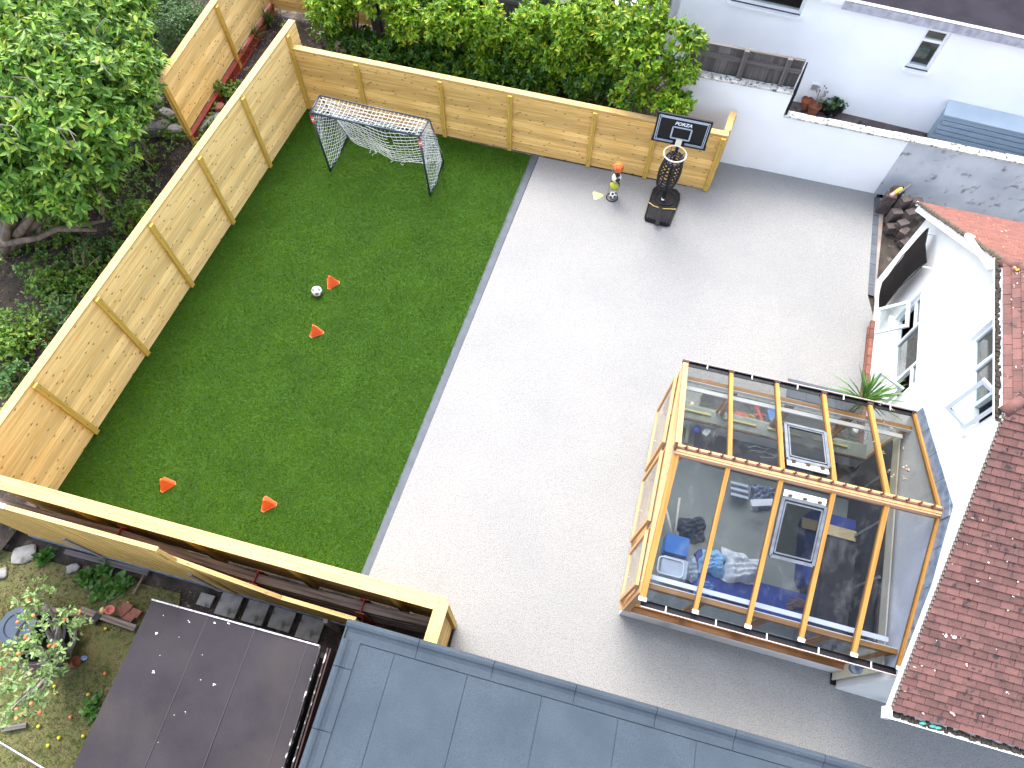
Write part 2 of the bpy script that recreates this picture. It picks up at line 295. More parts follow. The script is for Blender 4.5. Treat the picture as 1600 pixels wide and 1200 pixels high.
# ------------------------------------------------------------------ leaves (numpy)
def leaves(name, tips, dirs, mat_, parent, n=7, ln=.12, wd=.035, spread=1.0, fold=.25, droop=.15, jit=.25):
    tips = np.asarray(tips); dirs = np.asarray(dirs); N = len(tips)
    T = np.repeat(tips, n, 0); D = np.repeat(dirs, n, 0); M = N*n
    D = D/np.linalg.norm(D, axis=1, keepdims=True)
    rnd = RNG.normal(size=(M, 3)); side = np.cross(D, rnd); side /= np.linalg.norm(side, axis=1, keepdims=True)
    el = RNG.uniform(.1, 1.0, (M, 1))*spread
    ax = D*(1-el*.75) + side*(.35+el); ax[:, 2] -= droop*RNG.uniform(0, 1.4, M); ax /= np.linalg.norm(ax, axis=1, keepdims=True)
    up = D + RNG.normal(scale=jit, size=(M, 3)) + np.array([0, 0, .5]); wv = np.cross(ax, up); wv /= np.linalg.norm(wv, axis=1, keepdims=True)
    nv = np.cross(wv, ax)
    l = (ln*RNG.uniform(.6, 1.2, (M, 1))); wq = wd*RNG.uniform(.75, 1.2, (M, 1)); base = T - D*RNG.uniform(0, ln*.6, (M, 1))
    P = np.stack([base, base+ax*l*.3+wv*wq+nv*wq*fold, base+ax*l*.68+wv*wq*.9+nv*wq*fold-nv*l*.02,
                  base+ax*l-nv*l*.1, base+ax*l*.68-wv*wq*.9+nv*wq*fold-nv*l*.02, base+ax*l*.3-wv*wq+nv*wq*fold], 1).reshape(-1, 3)
    o = np.array(parent['_w']) if parent is not None else np.zeros(3); P = P-o
    me = bpy.data.meshes.new(name); me.vertices.add(len(P)); me.vertices.foreach_set('co', P.astype(np.float32).ravel())
    i = np.arange(M)[:, None]*6; loops = np.concatenate([i+0, i+1, i+2, i+3, i+0, i+3, i+4, i+5], 1).ravel()
    me.loops.add(len(loops)); me.loops.foreach_set('vertex_index', loops.astype(np.int32))
    me.polygons.add(2*M); me.polygons.foreach_set('loop_start', np.arange(0, 8*M, 4).astype(np.int32))
    try: me.polygons.foreach_set('loop_total', np.full(2*M, 4, np.int32))
    except Exception: pass
    me.materials.append(mat_); me.update(calc_edges=True); me.validate()
    ob = bpy.data.objects.new(name, me); S.collection.objects.link(ob)
    if parent is not None: ob.parent = parent
    return ob
def lobe_tips(lobes, dens, low=-.35, depth=.25):
    T, D = [], []
    for c, r in lobes:
        r = np.array(r if hasattr(r, '__len__') else (r, r, r*.85)); a = 4*math.pi*(r[0]*r[1]+r[0]*r[2]+r[1]*r[2])/3; k = int(a*dens)
        d = RNG.normal(size=(k, 3)); d /= np.linalg.norm(d, axis=1, keepdims=True); d = d[d[:, 2] > low]
        bump = 1+.16*np.sin(d[:, 0]*7+c[0]*3)*np.cos(d[:, 1]*6+c[1]*5)+.1*np.sin(d[:, 2]*11)
        rad = (1-RNG.uniform(0, 1, len(d))**2*depth)*bump
        T.append(np.array(c)+d*r*rad[:, None]); q = d+np.array([0, 0, .35])+RNG.normal(scale=.3, size=d.shape); D.append(q)
    return np.concatenate(T), np.concatenate(D)
def branches(name, base, ends, r0, m, parent):
    mb = MB(); b = V(base)
    for e in ends:
        e = V(e); mid = L(b, e, .5)+V((random.uniform(-.15, .15), random.uniform(-.15, .15), random.uniform(0, .2)))
        mb.tube([b, L(b, mid, .6)+V((0, 0, .05)), mid, L(mid, e, .6), e], [r0, r0*.85, r0*.6, r0*.4, r0*.15], n=7)
    return mb.build(name, m, parent, smooth=True)
# ================================================================== SETTING
SOIL = mk('soil', (.06, .047, .038), (.025, .02, .016), scale=3, detail=10, rough=1, bump=1, bscale=25, c3=(.11, .095, .08), s3=4, t3=(.56, .7))
PATIO = mk('resin_gravel', (.280, .277, .267), (.246, .248, .245), scale=.5, detail=6, rough=.8, bump=.8, bscale=60, c3=(.150, .150, .146), s3=55, t3=(.44, .72))
LAWN = mk('turf_base', (.026, .08, .001), (.04, .11, .002), scale=1.3, detail=8, rough=.9, bump=1, bscale=150, c3=(.011, .048, .004), s3=45, t3=(.45, .7))
PAVE = mk('old_paving', (.28, .25, .22), (.19, .165, .15), scale=3, detail=7, rough=.95, bump=.5, bscale=30, c3=(.30, .17, .13), s3=1.2, t3=(.56, .7))
ROUGHG = mk('rough_grass', (.105, .12, .035), (.15, .125, .06), scale=4, detail=9, rough=1, bump=1, bscale=60, c3=(.06, .075, .02), s3=9, t3=(.5, .65))
mb = MB(); mb.face([(-80, -60, -.05), (80, -60, -.05), (80, 100, -.05), (-80, 100, -.05)]); struct('ground', mb, SOIL)
# outline points of the garden
f1a, f1b = G(90, 765), G(481, 167); f1d = (f1b-f1a).normalized()
f3e = Z(G(699, 934, 2.1), 0); f3w = Z(G(0, 742, 2.1), 0); f3d = (f3w-f3e).normalized()
def isect(p, d, q, e):
    den = d.x*e.y-d.y*e.x; t = ((q.x-p.x)*e.y-(q.y-p.y)*e.x)/den; return p+d*t
cornW = isect(f1a, f1d, f3e, f3d)
f4a, f4b = G(481, 167), G(1107, 297)
kN, kS = G(833, 243), G(565, 895); kd = (kS-kN).normalized(); kS2 = isect(kN, kd, f3e, f3d)
kN2, kS3 = G(842, 245), isect(G(842, 245), (G(577, 897)-G(842, 245)).normalized(), f3e, f3d)
sheet('lawn', [cornW, f1b, f4a, kN, kS2], .0, LAWN)
sheet('kerb_strip', [kN+V((-.03, .05, 0)), kN2+V((0, .05, 0)), kS3, kS2], .006, GREYSLAB)
bw0, bw1 = G(1135, 255), G(1375, 305); bwd = (bw1-bw0).normalized()
# house wall line from conservatory eave ends
SEe, NEe = G(1405, 1046, 2.0), G(1430, 647, 2.0); SWe, NWe = G(1003, 937, 2.0), G(1071, 567, 2.0)
RWp, REp = G(1058, 702, 2.88), G(1478, 802, 2.88)
hd = Z(NEe-SEe, 0).normalized(); H0 = Z(SEe, 0)-hd*.12; he = V((.968, -.25, 0)).normalized()      # wall start, north dir, east dir
HL = 0
pk1, pk2 = G(1366, 309), G(1356, 462)
sheet('patio', [kS3, kN2, f4b+V((-.5, .1, 0)), bw0-bwd*.9+V((0, .1, 0)), bw1+V((0, .1, 0)), pk1+V((.02, 0, 0)), pk2, H0+hd*7.6, H0+V((.5, 0, 0)), H0+he*9-hd*1, V((14, -8, 0)), V((-3.5, -8, 0)), V((-1.0, 1.0, 0)), f3e+V((0, 0, 0))], .003, PATIO)
sheet('paving', [pk1+V((.13, 0, 0)), pk2+V((.13, 0, 0)), H0+hd*8.0, H0+hd*14, bw1+bwd*5], .004, PAVE)
mb = MB()
n = 10
for i in range(n):
    a, b = L(pk1, pk2, i/n), L(pk1, pk2, (i+.97)/n); mb.beam(a+V((.065, 0, .004)), b+V((.065, 0, .004)), .13, .012)
struct('edging', mb, GREYSLAB)
mb = MB(); a, b = G(1227, 592), G(1350, 622)
for i in range(4):
    p, q = L(a, b, i/4), L(a, b, (i+.985)/4); mb.beam(p+V((.0, -.2, .012)), q+V((0, -.2, .012)), .42, .03)
struct('slab_path', mb, GREYSLAB)
# raised beds outside the fences
def bumpy(name, pts, z, m, amp=.06, n=40):
    P = [Z(p, 0) for p in pts]; mb = MB(); a, b, c, d = P; g = [[None]*(n+1) for _ in range(n+1)]
    for i in range(n+1):
        for j in range(n+1):
            p = L(L(a, b, i/n), L(d, c, i/n), j/n); g[i][j] = len(mb.v)
            mb.v.append((p.x, p.y, z+amp*(math.sin(p.x*2.1+p.y)+math.cos(p.y*2.7-p.x*.6))+random.uniform(-amp, amp)*.4))
    for i in range(n):
        for j in range(n):
            mb.f.append((g[i][j], g[i+1][j], g[i+1][j+1], g[i][j+1])); mb.uv.append([(0, 0)]*4); mb.mi.append(0)
    o = struct(name, mb, m, smooth=True)
    if o.data.polygons[0].normal.z < 0: o.data.flip_normals()
    return o
out = V((-f1d.y, f1d.x, 0))                               # away from lawn, west
bumpy('soil_bank', [cornW+out*.15-f1d*1, f1b+out*.15+f1d*6, f1b+out*9+f1d*6, cornW+out*9-f1d*1], .12, SOIL)
f4d = (f4b-f4a).normalized(); f4n = V((-f4d.y, f4d.x, 0))
bumpy('soil_bed', [f4a+f4n*.12-f4d*.2, f4b+f4n*.12-f4d*.6, bw0-bwd*1.3+f4n*1.2, f4a+f4n*4-f4d*.2], .14, SOIL)
sheet('rough_ground', [V((-12, 3.4, 0)), V((-5.6, 2.1, 0)), V((-4.9, -3, 0)), V((-12, -4, 0))], -.02, ROUGHG)
# ================================================================== FENCES
def tpar(a, b, p): return (p-a).dot((b-a))/(b-a).length_squared
def bfence(name, label, A, B, zA, zB, z0, ts, nrm, panel=PINE, post=POSTM, cap=CAPM, bh=.124, capw=.15, capoff=-.04, group=None, pj=.05, endposts=True, postdrop=0, fascia=True):
    A, B = Z(A, 0), Z(B, 0); d = (B-A).normalized(); Ln = (B-A).length; nrm = V(nrm).normalized()
    r = thing(name, label, 'fence', A+V((0, 0, z0)), group); ts = sorted(ts)
    edges = sorted(set([0.0]+ts+[1.0]))
    for i in range(len(edges)-1):
        a, b = A+d*(Ln*edges[i]), A+d*(Ln*edges[i+1]); mb = MB(); z = z0; zt = zA+(zB-zA)*(edges[i]+edges[i+1])/2; k = 0
        while z < zt-.01:
            h = min(bh, zt-z); mb.beam(a+V((0, 0, z+h/2)), b+V((0, 0, z+h/2)), .022, h-.004, off=(0, 0))
            mb_o = random.uniform(-.003, .003)
            for q in range(len(mb.v)-8, len(mb.v)): tl_ = (.007 if mb.v[q][2] < z+h/2 else -.007); mb.v[q] = (mb.v[q][0]+nrm.x*tl_, mb.v[q][1]+nrm.y*tl_, mb.v[q][2])
            for q in range(len(mb.v)-8, len(mb.v)): mb.v[q] = (mb.v[q][0]+nrm.x*mb_o, mb.v[q][1]+nrm.y*mb_o, mb.v[q][2])
            z += h; k += 1
        mb.build('panel', panel, r)
    for t in ts:
        if 0 < t < 1 or endposts:
            p = A+d*(Ln*min(max(t, .006), .994)); zt = zA+(zB-zA)*t; mb = MB()
            mb.beam(p+nrm*pj+V((0, 0, z0-postdrop)), p+nrm*pj+V((0, 0, zt-.03)), .10, .07, up=nrm); mb.build('post', post, r)
    if cap:
        m = max(1, int(Ln/2.4))
        for i in range(m):
            a, b = A+d*(Ln*i/m), A+d*(Ln*(i+1)/m-.004)
            mb = MB(); mb.beam(a+V((0, 0, zA+(zB-zA)*i/m+.015)), b+V((0, 0, zA+(zB-zA)*(i+1)/m+.015)), .001, .03)
            mb = MB(); mb.box((a+b)/2+nrm*(-capoff)+V((0, 0, (zA+(zB-zA)*(i+.5)/m)+.016)), (b-a)/2+V((0, 0, (zB-zA)/m/2)), nrm*capw/2, V((0, 0, .015))); mb.build('capping', cap, r)
        if fascia:
            mb = MB(); mb.beam(A+nrm*.03+V((0, 0, zA-.09)), B+nrm*.03+V((0, 0, zB-.09)), .02, .12, up=(0, 0, 1)); mb.build('top_rail', panel, r)
    return r
inn = -out
pb = [G(423, 261), G(364, 349), G(300, 447), G(228, 553), G(150, 675)]
f1A, f1B = cornW, Z(ONP(f1a, f1b, 462, 40), 0)
bfence('timber_fence', 'long new pine board fence down the left side of the artificial lawn', f1A, f1B, 2.0, 2.0, .02,
       [tpar(f1A, f1B, p) for p in pb]+[tpar(f1A, f1B, f1b)], inn, panel=PINE2, capoff=.05, capw=.16, group='new pine fences round the lawn', fascia=False)
tp = [ONP(f4a, f4b, *p) for p in ((557, 97), (688, 123), (798, 147), (932, 167), (1023, 212))]
bfence('timber_fence', 'lower new pine fence along the back, behind the goal and the basketball hoop', f4a, f4b, 1.64, 1.60, .02,
       [tpar(f4a, f4b, Z(p, 0)) for p in tp]+[.004, .992], -f4n, panel=PINE, capoff=.05, capw=.15, group='new pine fences round the lawn')
ra, rb = Z(G(1137, 208, 1.62), 0), Z(G(1146, 174, 1.62), 0)
bfence('timber_fence', 'short pine return fence joining the back fence to the white wall beside the hoop', ra+V((.0, .06, 0)), rb, 1.6, 1.6, .02, [.9], V((1, .2, 0)), group='new pine fences round the lawn', capw=.16, capoff=0, fascia=False)
f3len = (cornW-f3e).length
ptb = [tpar(f3e, cornW, Z(G(*p, 2.0), 0)) for p in ((607, 925), (440, 884), (275, 835), (92, 785))]
f3n = V((f3d.y, -f3d.x, 0)); f3n = f3n if f3n.y < 0 else -f3n
bfence('timber_fence', 'near pine fence along the front edge of the lawn with a broad pale cap', f3e+f3n*.05, cornW+f3n*.05, 2.07, 2.07, .02,
       ptb, f3n, panel=PINE, capoff=-.05, capw=.2, pj=.06, group='new pine fences round the lawn', fascia=False)
r3a, r3b = Z(G(692, 940, 2.07), 0), Z(G(664, 1030, 2.07), 0)
bfence('timber_fence', 'stub of pine fence with a capped corner running under the blue grey flat roof', r3a, r3b, 2.068, 2.068, .02, [.05], V((1, -.1, 0)), capw=.19, capoff=.0, pj=.04, group='new pine fences round the lawn', fascia=False)
g2a, g2b = G(301, 229, .1), G(428, 22, .1)
h2 = 1.45
f2n = V(((g2b-g2a).y, -(g2b-g2a).x, 0)).normalized()
def hat(a, b, u, v): return ONP(a, b, u, v).z
r = bfence('timber_fence', 'pale pine fence beyond the lawn, standing on a red steel beam at top left', g2a, g2b+(g2b-g2a)*.02, hat(g2a, g2b, 250, 130), hat(g2a, g2b, 250, 130), .48,
       [.01, tpar(g2a, g2b, Z(ONP(g2a, g2b, 373, 111), 0)), .985], f2n, panel=PINE2, capoff=.04, capw=.16, postdrop=.4, fascia=False)
g2c = G(640, 60, .1)
bfence('timber_fence', 'pine fence running right from the top left corner behind a thin shrub', g2b, g2c, 1.6, 1.6, .3, [.5], V(((g2c-g2b).y, -(g2c-g2b).x, 0)), panel=PINE, fascia=False, cap=CAPM)
# red steel ground beam + concrete under pale fence
mb = MB(); a, b = g2a+f2n*.06, g2b+f2n*.06
for zc, wd_, hh in ((.42, .12, .012), (.30, .012, .24), (.18, .12, .012)): mb.beam(Z(a, zc), Z(b, zc), wd_, hh)
tag(mb.build('steel_beam', REDST, origin=a), 'red painted steel beam lying under the pale pine fence at top left', 'beam')
def blob(name, c, sz, m, label, cat, seed=0, group=None, rot=0, cuts=6, parent=None, z=None):
    rr = random.Random(seed); mb = MB(); mb.ball((0, 0, 0), 1, cuts)
    cs, sn = math.cos(rot), math.sin(rot); nv = []
    for x, y, zz in mb.v:
        x, y, zz = [math.copysign(abs(q)**.55, q) for q in (x, y, zz)]
        k = 1+.12*math.sin(x*5+seed)*math.cos(y*4+seed*2); x *= k; y *= k; x, y = x*sz[0], y*sz[1]
        nv.append((c[0]+x*cs-y*sn, c[1]+x*sn+y*cs, c[2]+zz*sz[2]))
    mb.v = nv; o = mb.build(name, m, parent, origin=c)
    if label: tag(o, label, cat, group)
    return o
RUBBLE = mk('pale_rubble', (.42, .40, .40), (.25, .23, .22), scale=6, detail=7, rough=.95, bump=.8, bscale=20)
for i, (u, v, sx, sy, lab) in enumerate([(246, 158, .2, .12, 'rounded rubble lump topmost of those beside the pale fence post'), (262, 180, .22, .13, 'pale rubble lump second from the top beside the pale fence post'),
        (276, 205, .2, .13, 'jagged pale rubble lump low beside the pale fence post'), (238, 200, .45, .22, 'long grey concrete lump lying left of the rubble lumps')]):
    p = G(u, v, .25); blob('rubble', p, (sx, sy, .14), RUBBLE if i < 3 else CONC, lab, 'rubble', seed=i, rot=-.8+.3*i)
p = G(332, 190, .2); blob('concrete_block', p, (.12, .75, .12), CONC, 'long strip of grey concrete between the two pine fences', 'concrete', seed=9, rot=-.62)
p = G(344, 168, .34); blob('clay_pipe', p, (.1, .13, .08), BRICK, 'broken red clay piece on the concrete strip between fences', 'rubble', seed=3)
# sleeper wall + steel posts between near fence and neighbour fence
sl_px = [(-60, 770), (188, 834), (401, 903), (567, 948), (678, 974)]
P = [G(u, v, 1.15) for u, v in sl_px]
r = thing('retaining_wall', 'weathered timber sleeper wall in the dark gap behind the near fence', 'wall', Z(P[0], 0))
for i in range(4):
    mb = MB(); a, b = P[i], P[i+1]; d = (b-a).normalized()
    for k in range(4): mb.beam(Z(a, 1.05-.24*k)+V((0, -.008*k, 0)), Z(b, 1.05-.24*k)+V((0, -.008*k, 0)), .13, .22)
    mb.build('sleeper', OLDB, r)
for i, lab in ((1, 'leftmost'), (2, 'middle'), (3, 'rightmost')):
    p = P[i]; d = (P[i+1]-P[i-1]).normalized(); nn = V((-d.y, d.x, 0)); mb = MB()
    mb.box(Z(p, .62), d*.006, nn*.1, V((0, 0, .6))); 
    for s_ in (-1, 1): mb.box(Z(p+nn*.104*s_, .62), d*.075, nn*.006, V((0, 0, .6)))
    mb.prism([Z(p-nn*.11, 1.1), Z(p-nn*.2, .9), Z(p-nn*.11, .9)], d*.012)
    tag(mb.build('steel_post', REDST, origin=Z(p, 0)), lab+' red steel post of the three holding the old sleeper wall', 'post', 'red steel posts of the sleeper wall')
# neighbour's near fence with aged panels
q1, q2, q3 = V((-7.0, 2.66, 0)), V((-4.95, 2.17, 0)), Z(G(556, 969, 1.5), 0)
q0 = q1+(q1-q2).normalized()*1.4
r = thing('aged_fence', 'neighbour\'s thin fence with stepped top and bluish gravel board, in front of the dark gap', 'fence', q0)
def vpanel(a, b, tops, name='panel', m=OLDP, th=.02, step=.09):
    mb = MB(); n = max(2, int((b-a).length/step)); nn = V((-(b-a).y, (b-a).x, 0)).normalized()
    for i in range(n):
        t0, t1 = i/n, (i+1)/n; z0_ = tops[0]+(tops[1]-tops[0])*t0; z1_ = tops[0]+(tops[1]-tops[0])*t1; p, q = L(a, b, t0), L(a, b, t1-.04/n); o = nn*(.004*(i % 2))
        mb.prism([Z(p, .24)+o, Z(q, .24)+o, Z(q, z1_)+o, Z(p, z0_)+o], nn*th)
    return mb.build(name, m, r)
def topz(u, v, a, b): return ONP(a, b, u, v)
t0 = topz(0, 797, q0, q1); ta = topz(34, 805, q0, q2); tb = topz(229, 850, q1, q2); tc_ = topz(265, 872, q1, q2); td = topz(440, 935, q2, q3)
zl, zh_ = (ta.z+tb.z)/2, 1.5
pA, pB, pC = Z(tb, 0), Z(tc_, 0), q3
segs = [(q0, Z(ta, 0), zl+.02, zl+.02, UPVC), (Z(ta, 0), pA, zl, zl, CAPM), (pA, pB, zl, tc_.z, CAPM), (pB, Z(td, 0), tc_.z, td.z, CAPM), (Z(td, 0), pC, td.z, 1.5, CAPM)]
for a, b, za, zb, cm in segs:
    vpanel(a, b, (za, zb)); mb = MB(); nn = V((-(b-a).y, (b-a).x, 0)).normalized()
    mb.box((a+b)/2+nn*.01+V((0, 0, (za+zb)/2+.012)), (b-a)/2*.995+V((0, 0, (zb-za)/2)), nn*.03, V((0, 0, .012))); mb.build('capping', cm, r)
    mb = MB(); mb.beam(Z(a, .115), Z(b, .115), .03, .23); mb.build('gravel_board', LEAD, r)
for u, v, zt in ((168, 872, 1.35), (345, 922, 1.3), (530, 985, 1.0)):
    p = G(u, v); mb = MB(); nn = V((0, -1, 0)); mb.beam(Z(p, 0), Z(p, zt), .07, .06, up=(0, 1, 0)); mb.build('post', mk('grey_post', (.3, .28, .29), (.22, .2, .2), scale=6, rough=.9), r)
# old grey fence behind the hedge
f5b = Z(G(1043, 28, 2.1), 0); f5a = Z(G(888, 1, 2.1), 0); f5a = f5b+(f5a-f5b).normalized()*7.5
def oldfence(label, a, b, z0, z1, flip=1, posts=(), rail=True, m=OLDW):
    r = thing('old_fence', label, 'fence', Z(a, z0)); d = (b-a).normalized(); Ln = (b-a).length; nn = V((d.y, -d.x, 0)); n = int(Ln/.12); mb = MB()
    for i in range(n):
        p = a+d*(Ln*(i+.5)/n); zt = z1+random.uniform(-.015, .015)
        mb.box(Z(p, (z0+zt)/2)+nn*(.006*(i % 2)), d*(Ln/n*.5), nn*.009, V((0, 0, (zt-z0)/2)))
    mb.build('boards', m, r)
    for t in posts:
        p = a+d*(Ln*t)+nn*.06; mb = MB(); mb.beam(Z(p, z0), Z(p, z1+.05), .1, .1, up=nn); mb.build('post', m, r)
    if rail:
        for zz in (z0+.25, z1-.2):
            mb = MB(); mb.beam(Z(a, zz)+nn*.045, Z(b, zz)+nn*.045, .06, .09); mb.build('rail', m, r)
        mb = MB(); mb.beam(Z(a, z1+.02), Z(b, z1+.02), .07, .025); mb.build('capping', m, r)
    return r
oldfence('long weathered grey board fence behind the laurel hedge', f5a, f5b, .1, 2.05, posts=(.03, .35, .67, .97))
# ================================================================== BOUNDARY WALL (white)
zhi, zlo = 2.15, 1.58
bs = Z(ONP(bw0, bw1, 1232, 163), 0); bl = bw0-bwd*1.6; be = bw1+bwd*6; bgz = Z(ONP(bw0, bw1, 1420, 222), 0); wn = V((-bwd.y, bwd.x, 0))
r = thing('boundary_wall', 'white rendered garden wall stepping down to the right behind the patio', 'wall', Z(bl, 0))
def wallseg(a, b, z0, z1, m, name='wall', th=.16, off=0):
    mb = MB(); mb.prism([Z(a, z0)+wn*off, Z(b, z0)+wn*off, Z(b, z1)+wn*off, Z(a, z1)+wn*off], wn*th); return mb.build(name, m, r)
wj = Z(ONP(bw0, bw1, 1185, 220), 0)
wallseg(bl, wj, 0, zhi, WHITE, th=.17); wallseg(wj, bs, 0, zhi, WHITE, off=.012, th=.158); wallseg(bs, bgz, 0, zlo, WHITE, off=.012); wallseg(bgz, be, 0, zlo, WHITED, name='unpainted_wall', off=.02)
def coping(a, b, z, wdt, m=COPING, off=.07, n=None):
    Ln = (b-a).length; n = n or max(1, int(Ln/.45))
    mb = MB()
    for i in range(n):
        p, q = L(a, b, i/n), L(a, b, (i+.985)/n); h = random.uniform(.035, .05); mb.beam(Z(p, z+h/2)+wn*off, Z(q, z+h/2+random.uniform(-.005, .005))+wn*off, wdt*random.uniform(.94, 1.04), h)
    return mb.build('coping', m, r)
coping(bl, bs, zhi, .2); coping(bs+bwd*.02, be, zlo, .2)
o6 = wn*.22
oldfence('dark weathered board fence topping the taller part of the white wall', bl+o6, bs+o6+bwd*.0, 1.3, ONP(bl+o6, bs+o6, 1256, 96).z, posts=(.5, .87), rail=True)
mb = MB(); ez = ONP(bl+o6, bs+o6, 1256, 96).z
mb.prism([Z(bs+bwd*.03, 1.6), Z(bs+bwd*.03, 2.2), Z(bs+bwd*.03+o6, ez), Z(bs+bwd*.03+o6, 1.6)], bwd*.03)
tag(mb.build('end_board', BLACKP, origin=Z(bs, 1.6)), 'black edge board closing the end of the weathered fence at the wall step', 'board')
# ================================================================== NEIGHBOUR HOUSE (white, top right)
nz = .6; na, nb_ = G(1240, 158, nz), G(1445, 207, nz); ndir = Z(nb_-na, 0).normalized(); nn_ = V((-ndir.y, ndir.x, 0))
nL = Z(ONP(na, nb_, 1045, 25), 0); nR = nL+ndir*12; ez = 3.12
sheet('alley', [bs+wn*.2-bwd*.1, be+wn*.2, nR+nn_*.05, nL+nn_*.05], nz, mk('alley_slabs', (.12, .10, .095), (.07, .058, .055), scale=3, detail=7, rough=.95, bump=.6, bscale=20, c3=(.03, .028, .02), s3=4, t3=(.55, .65)))
r = thing('white_house', 'neighbour\'s white rendered house with a dark flat roof at top right', 'house', Z(nL, nz))
def nplane(u, v): return ONP(nL, nR, u, v)
def wq(pts, m, name, par, out_=.0, th=.1, nrm=None):
    mb = MB(); n_ = nrm or nn_; mb.prism([p-n_*out_ for p in pts], n_*th); return mb.build(name, m, par)
def nrect(x0, x1, z0, z1): return [Z(nL+ndir*x0, z0), Z(nL+ndir*x1, z0), Z(nL+ndir*x1, z1), Z(nL+ndir*x0, z1)]
def nx(u, v): return (Z(nplane(u, v), 0)-nL).dot(ndir)
w1 = (nx(1414, 104), nx(1488, 53), nplane(1415, 105).z, nplane(1446, 44).z)
w1 = (nx(1416, 100), nx(1452, 108), w1[2], w1[3]); w2 = (nx(1140, 5), nx(1248, 30), nplane(1250, 26).z+.02, nplane(1250, 26).z+.75)
# wall with two openings
def wall_openings(x0, x1, z0, z1, ops, rect, m, par, name='wall', th=.25):
    xs = sorted(ops, key=lambda o: o[0]); cur = x0; mb = MB()
    def add(a, b, c, d):
        P = rect(a, b, c, d); mb.prism(P, nn_*th if rect is nrect else WALLN*th)
    for a, b, c, d in xs: add(cur, a, z0, z1); add(a, b, z0, c); add(a, b, d, z1); cur = b
    add(cur, x1, z0, z1); return mb.build(name, m, par)
wall_openings(0, 12, 0, ez, [w1, w2], nrect, WHITE, r)
mb = MB(); mb.prism([Z(nL, 0), Z(nL+nn_*5, 0), Z(nL+nn_*5, ez), Z(nL, ez)], ndir*.2); mb.build('side_wall', WHITE, r)
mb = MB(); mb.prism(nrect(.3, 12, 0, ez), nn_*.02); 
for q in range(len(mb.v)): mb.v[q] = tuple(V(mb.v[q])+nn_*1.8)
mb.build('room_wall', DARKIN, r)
for k, (x0, x1, z0, z1) in enumerate((w1, w2)):
    wi = MB(); fw = .06
    for a, b, c, d in ((x0, x1, z0, z0+fw), (x0, x1, z1-fw, z1), (x0, x0+fw, z0+fw, z1-fw), (x1-fw, x1, z0+fw, z1-fw)): wi.prism([p+nn_*.06 for p in nrect(a, b, c, d)], nn_*.06)
    if k == 0: zz = z0+(z1-z0)*.67; wi.prism([p+nn_*.06 for p in nrect(x0+fw, x1-fw, zz, zz+fw)], nn_*.06)
    wo = wi.build('window', UPVC, r)
    mb = MB(); mb.prism([p+nn_*.09 for p in nrect(x0+fw, x1-fw, z0+fw, z1-fw)], nn_*.006); mb.build('pane', GLASSW, wo)
    mb = MB(); mb.prism([p-nn_*.09 for p in nrect(x0-.06, x1+.06, z0-.05, z0)], nn_*.14); mb.build('sill', UPVC, wo)
    mb = MB(); a_ = nrect(x0+.15, x0+.4, z0+.02, z0+.25); mb.prism([p+nn_*.4 for p in a_], nn_*.1); mb.build('ornament', mk('green_thing', (.05, .16, .12), (.3, .25, .2), scale=9), wo)
mb = MB(); a0 = nx(1318, 3)
ro = mb
sp = [Z(nL+ndir*(a0+.0), ez)-nn_*.12, Z(nL+ndir*12, ez)-nn_*.12, Z(nL+ndir*12, ez)+nn_*5, Z(nL+ndir*(a0), ez)+nn_*5]
mb.prism([p+nn_*.12 if i < 2 else p for i, p in enumerate(sp)], V((0, 0, .10))); mb.build('roof', mk('dark_roof_felt', (.022, .02, .026), (.03, .027, .034), scale=2, rough=.95, spec=.05), r)
mb = MB(); mb.beam(sp[0]+nn_*.05+V((0, 0, .11)), sp[1]+nn_*.05+V((0, 0, .11)), .12, .02); mb.beam(sp[0]+V((0, 0, .03)), sp[1]+V((0, 0, .03)), .02, .18); mb.build('roof_edge', mk('grey_trim', (.45, .47, .52), (.3, .3, .36), scale=9, detail=6, rough=.5), r)
spl = [Z(nL, ez)-nn_*.1, Z(nL+ndir*(a0-.01), ez)-nn_*.1]
mb = MB(); mb.beam(spl[0]+V((0, 0, .05)), spl[1]+V((0, 0, .05)), .2, .1, off=(0, .06)); mb.build('eave_trim', UPVC, r)
mb = MB(); mb.prism([Z(nL+ndir*.01, ez+.001)-nn_*0, Z(nL+ndir*(a0-.02), ez+.001), Z(nL+ndir*(a0-.02), ez+.001)+nn_*5, Z(nL+ndir*.01, ez+.001)+nn_*5], V((0, 0, .08))); mb.build('lower_roof', mk('light_roof', (.5, .5, .52), rough=.7), r)
# dark downpipe at the corner
mb = MB(); mb.beam(Z(nL-ndir*.06, .1), Z(nL-ndir*.06, 3.2), .06, .1, up=(0, 1, 0)); mb.build('downpipe', mk('grey_pipe', (.12, .13, .15), rough=.5), r)
# vent
vx = nx(1273, 136); vz = nplane(1273, 136).z
rv = thing('wall_vent', 'small square grey vent on the white wall above the flower pots', 'vent', Z(nL+ndir*vx, vz))
mb = MB()
for a, b, c, d in ((vx-.1, vx+.1, vz-.1, vz-.075), (vx-.1, vx+.1, vz+.075, vz+.1), (vx-.1, vx-.075, vz-.075, vz+.075), (vx+.075, vx+.1, vz-.075, vz+.075)): mb.prism([p-nn_*.03 for p in nrect(a, b, c, d)], nn_*.029)
mb.build('frame', UPVC, rv); mb = MB()
for i in range(6): zz = vz-.07+i*.025; mb.prism([p-nn_*.02 for p in nrect(vx-.075, vx+.075, zz, zz+.012)], nn_*.018)
mb.build('grille', mk('vent_grey', (.4, .39, .37), rough=.6), rv)
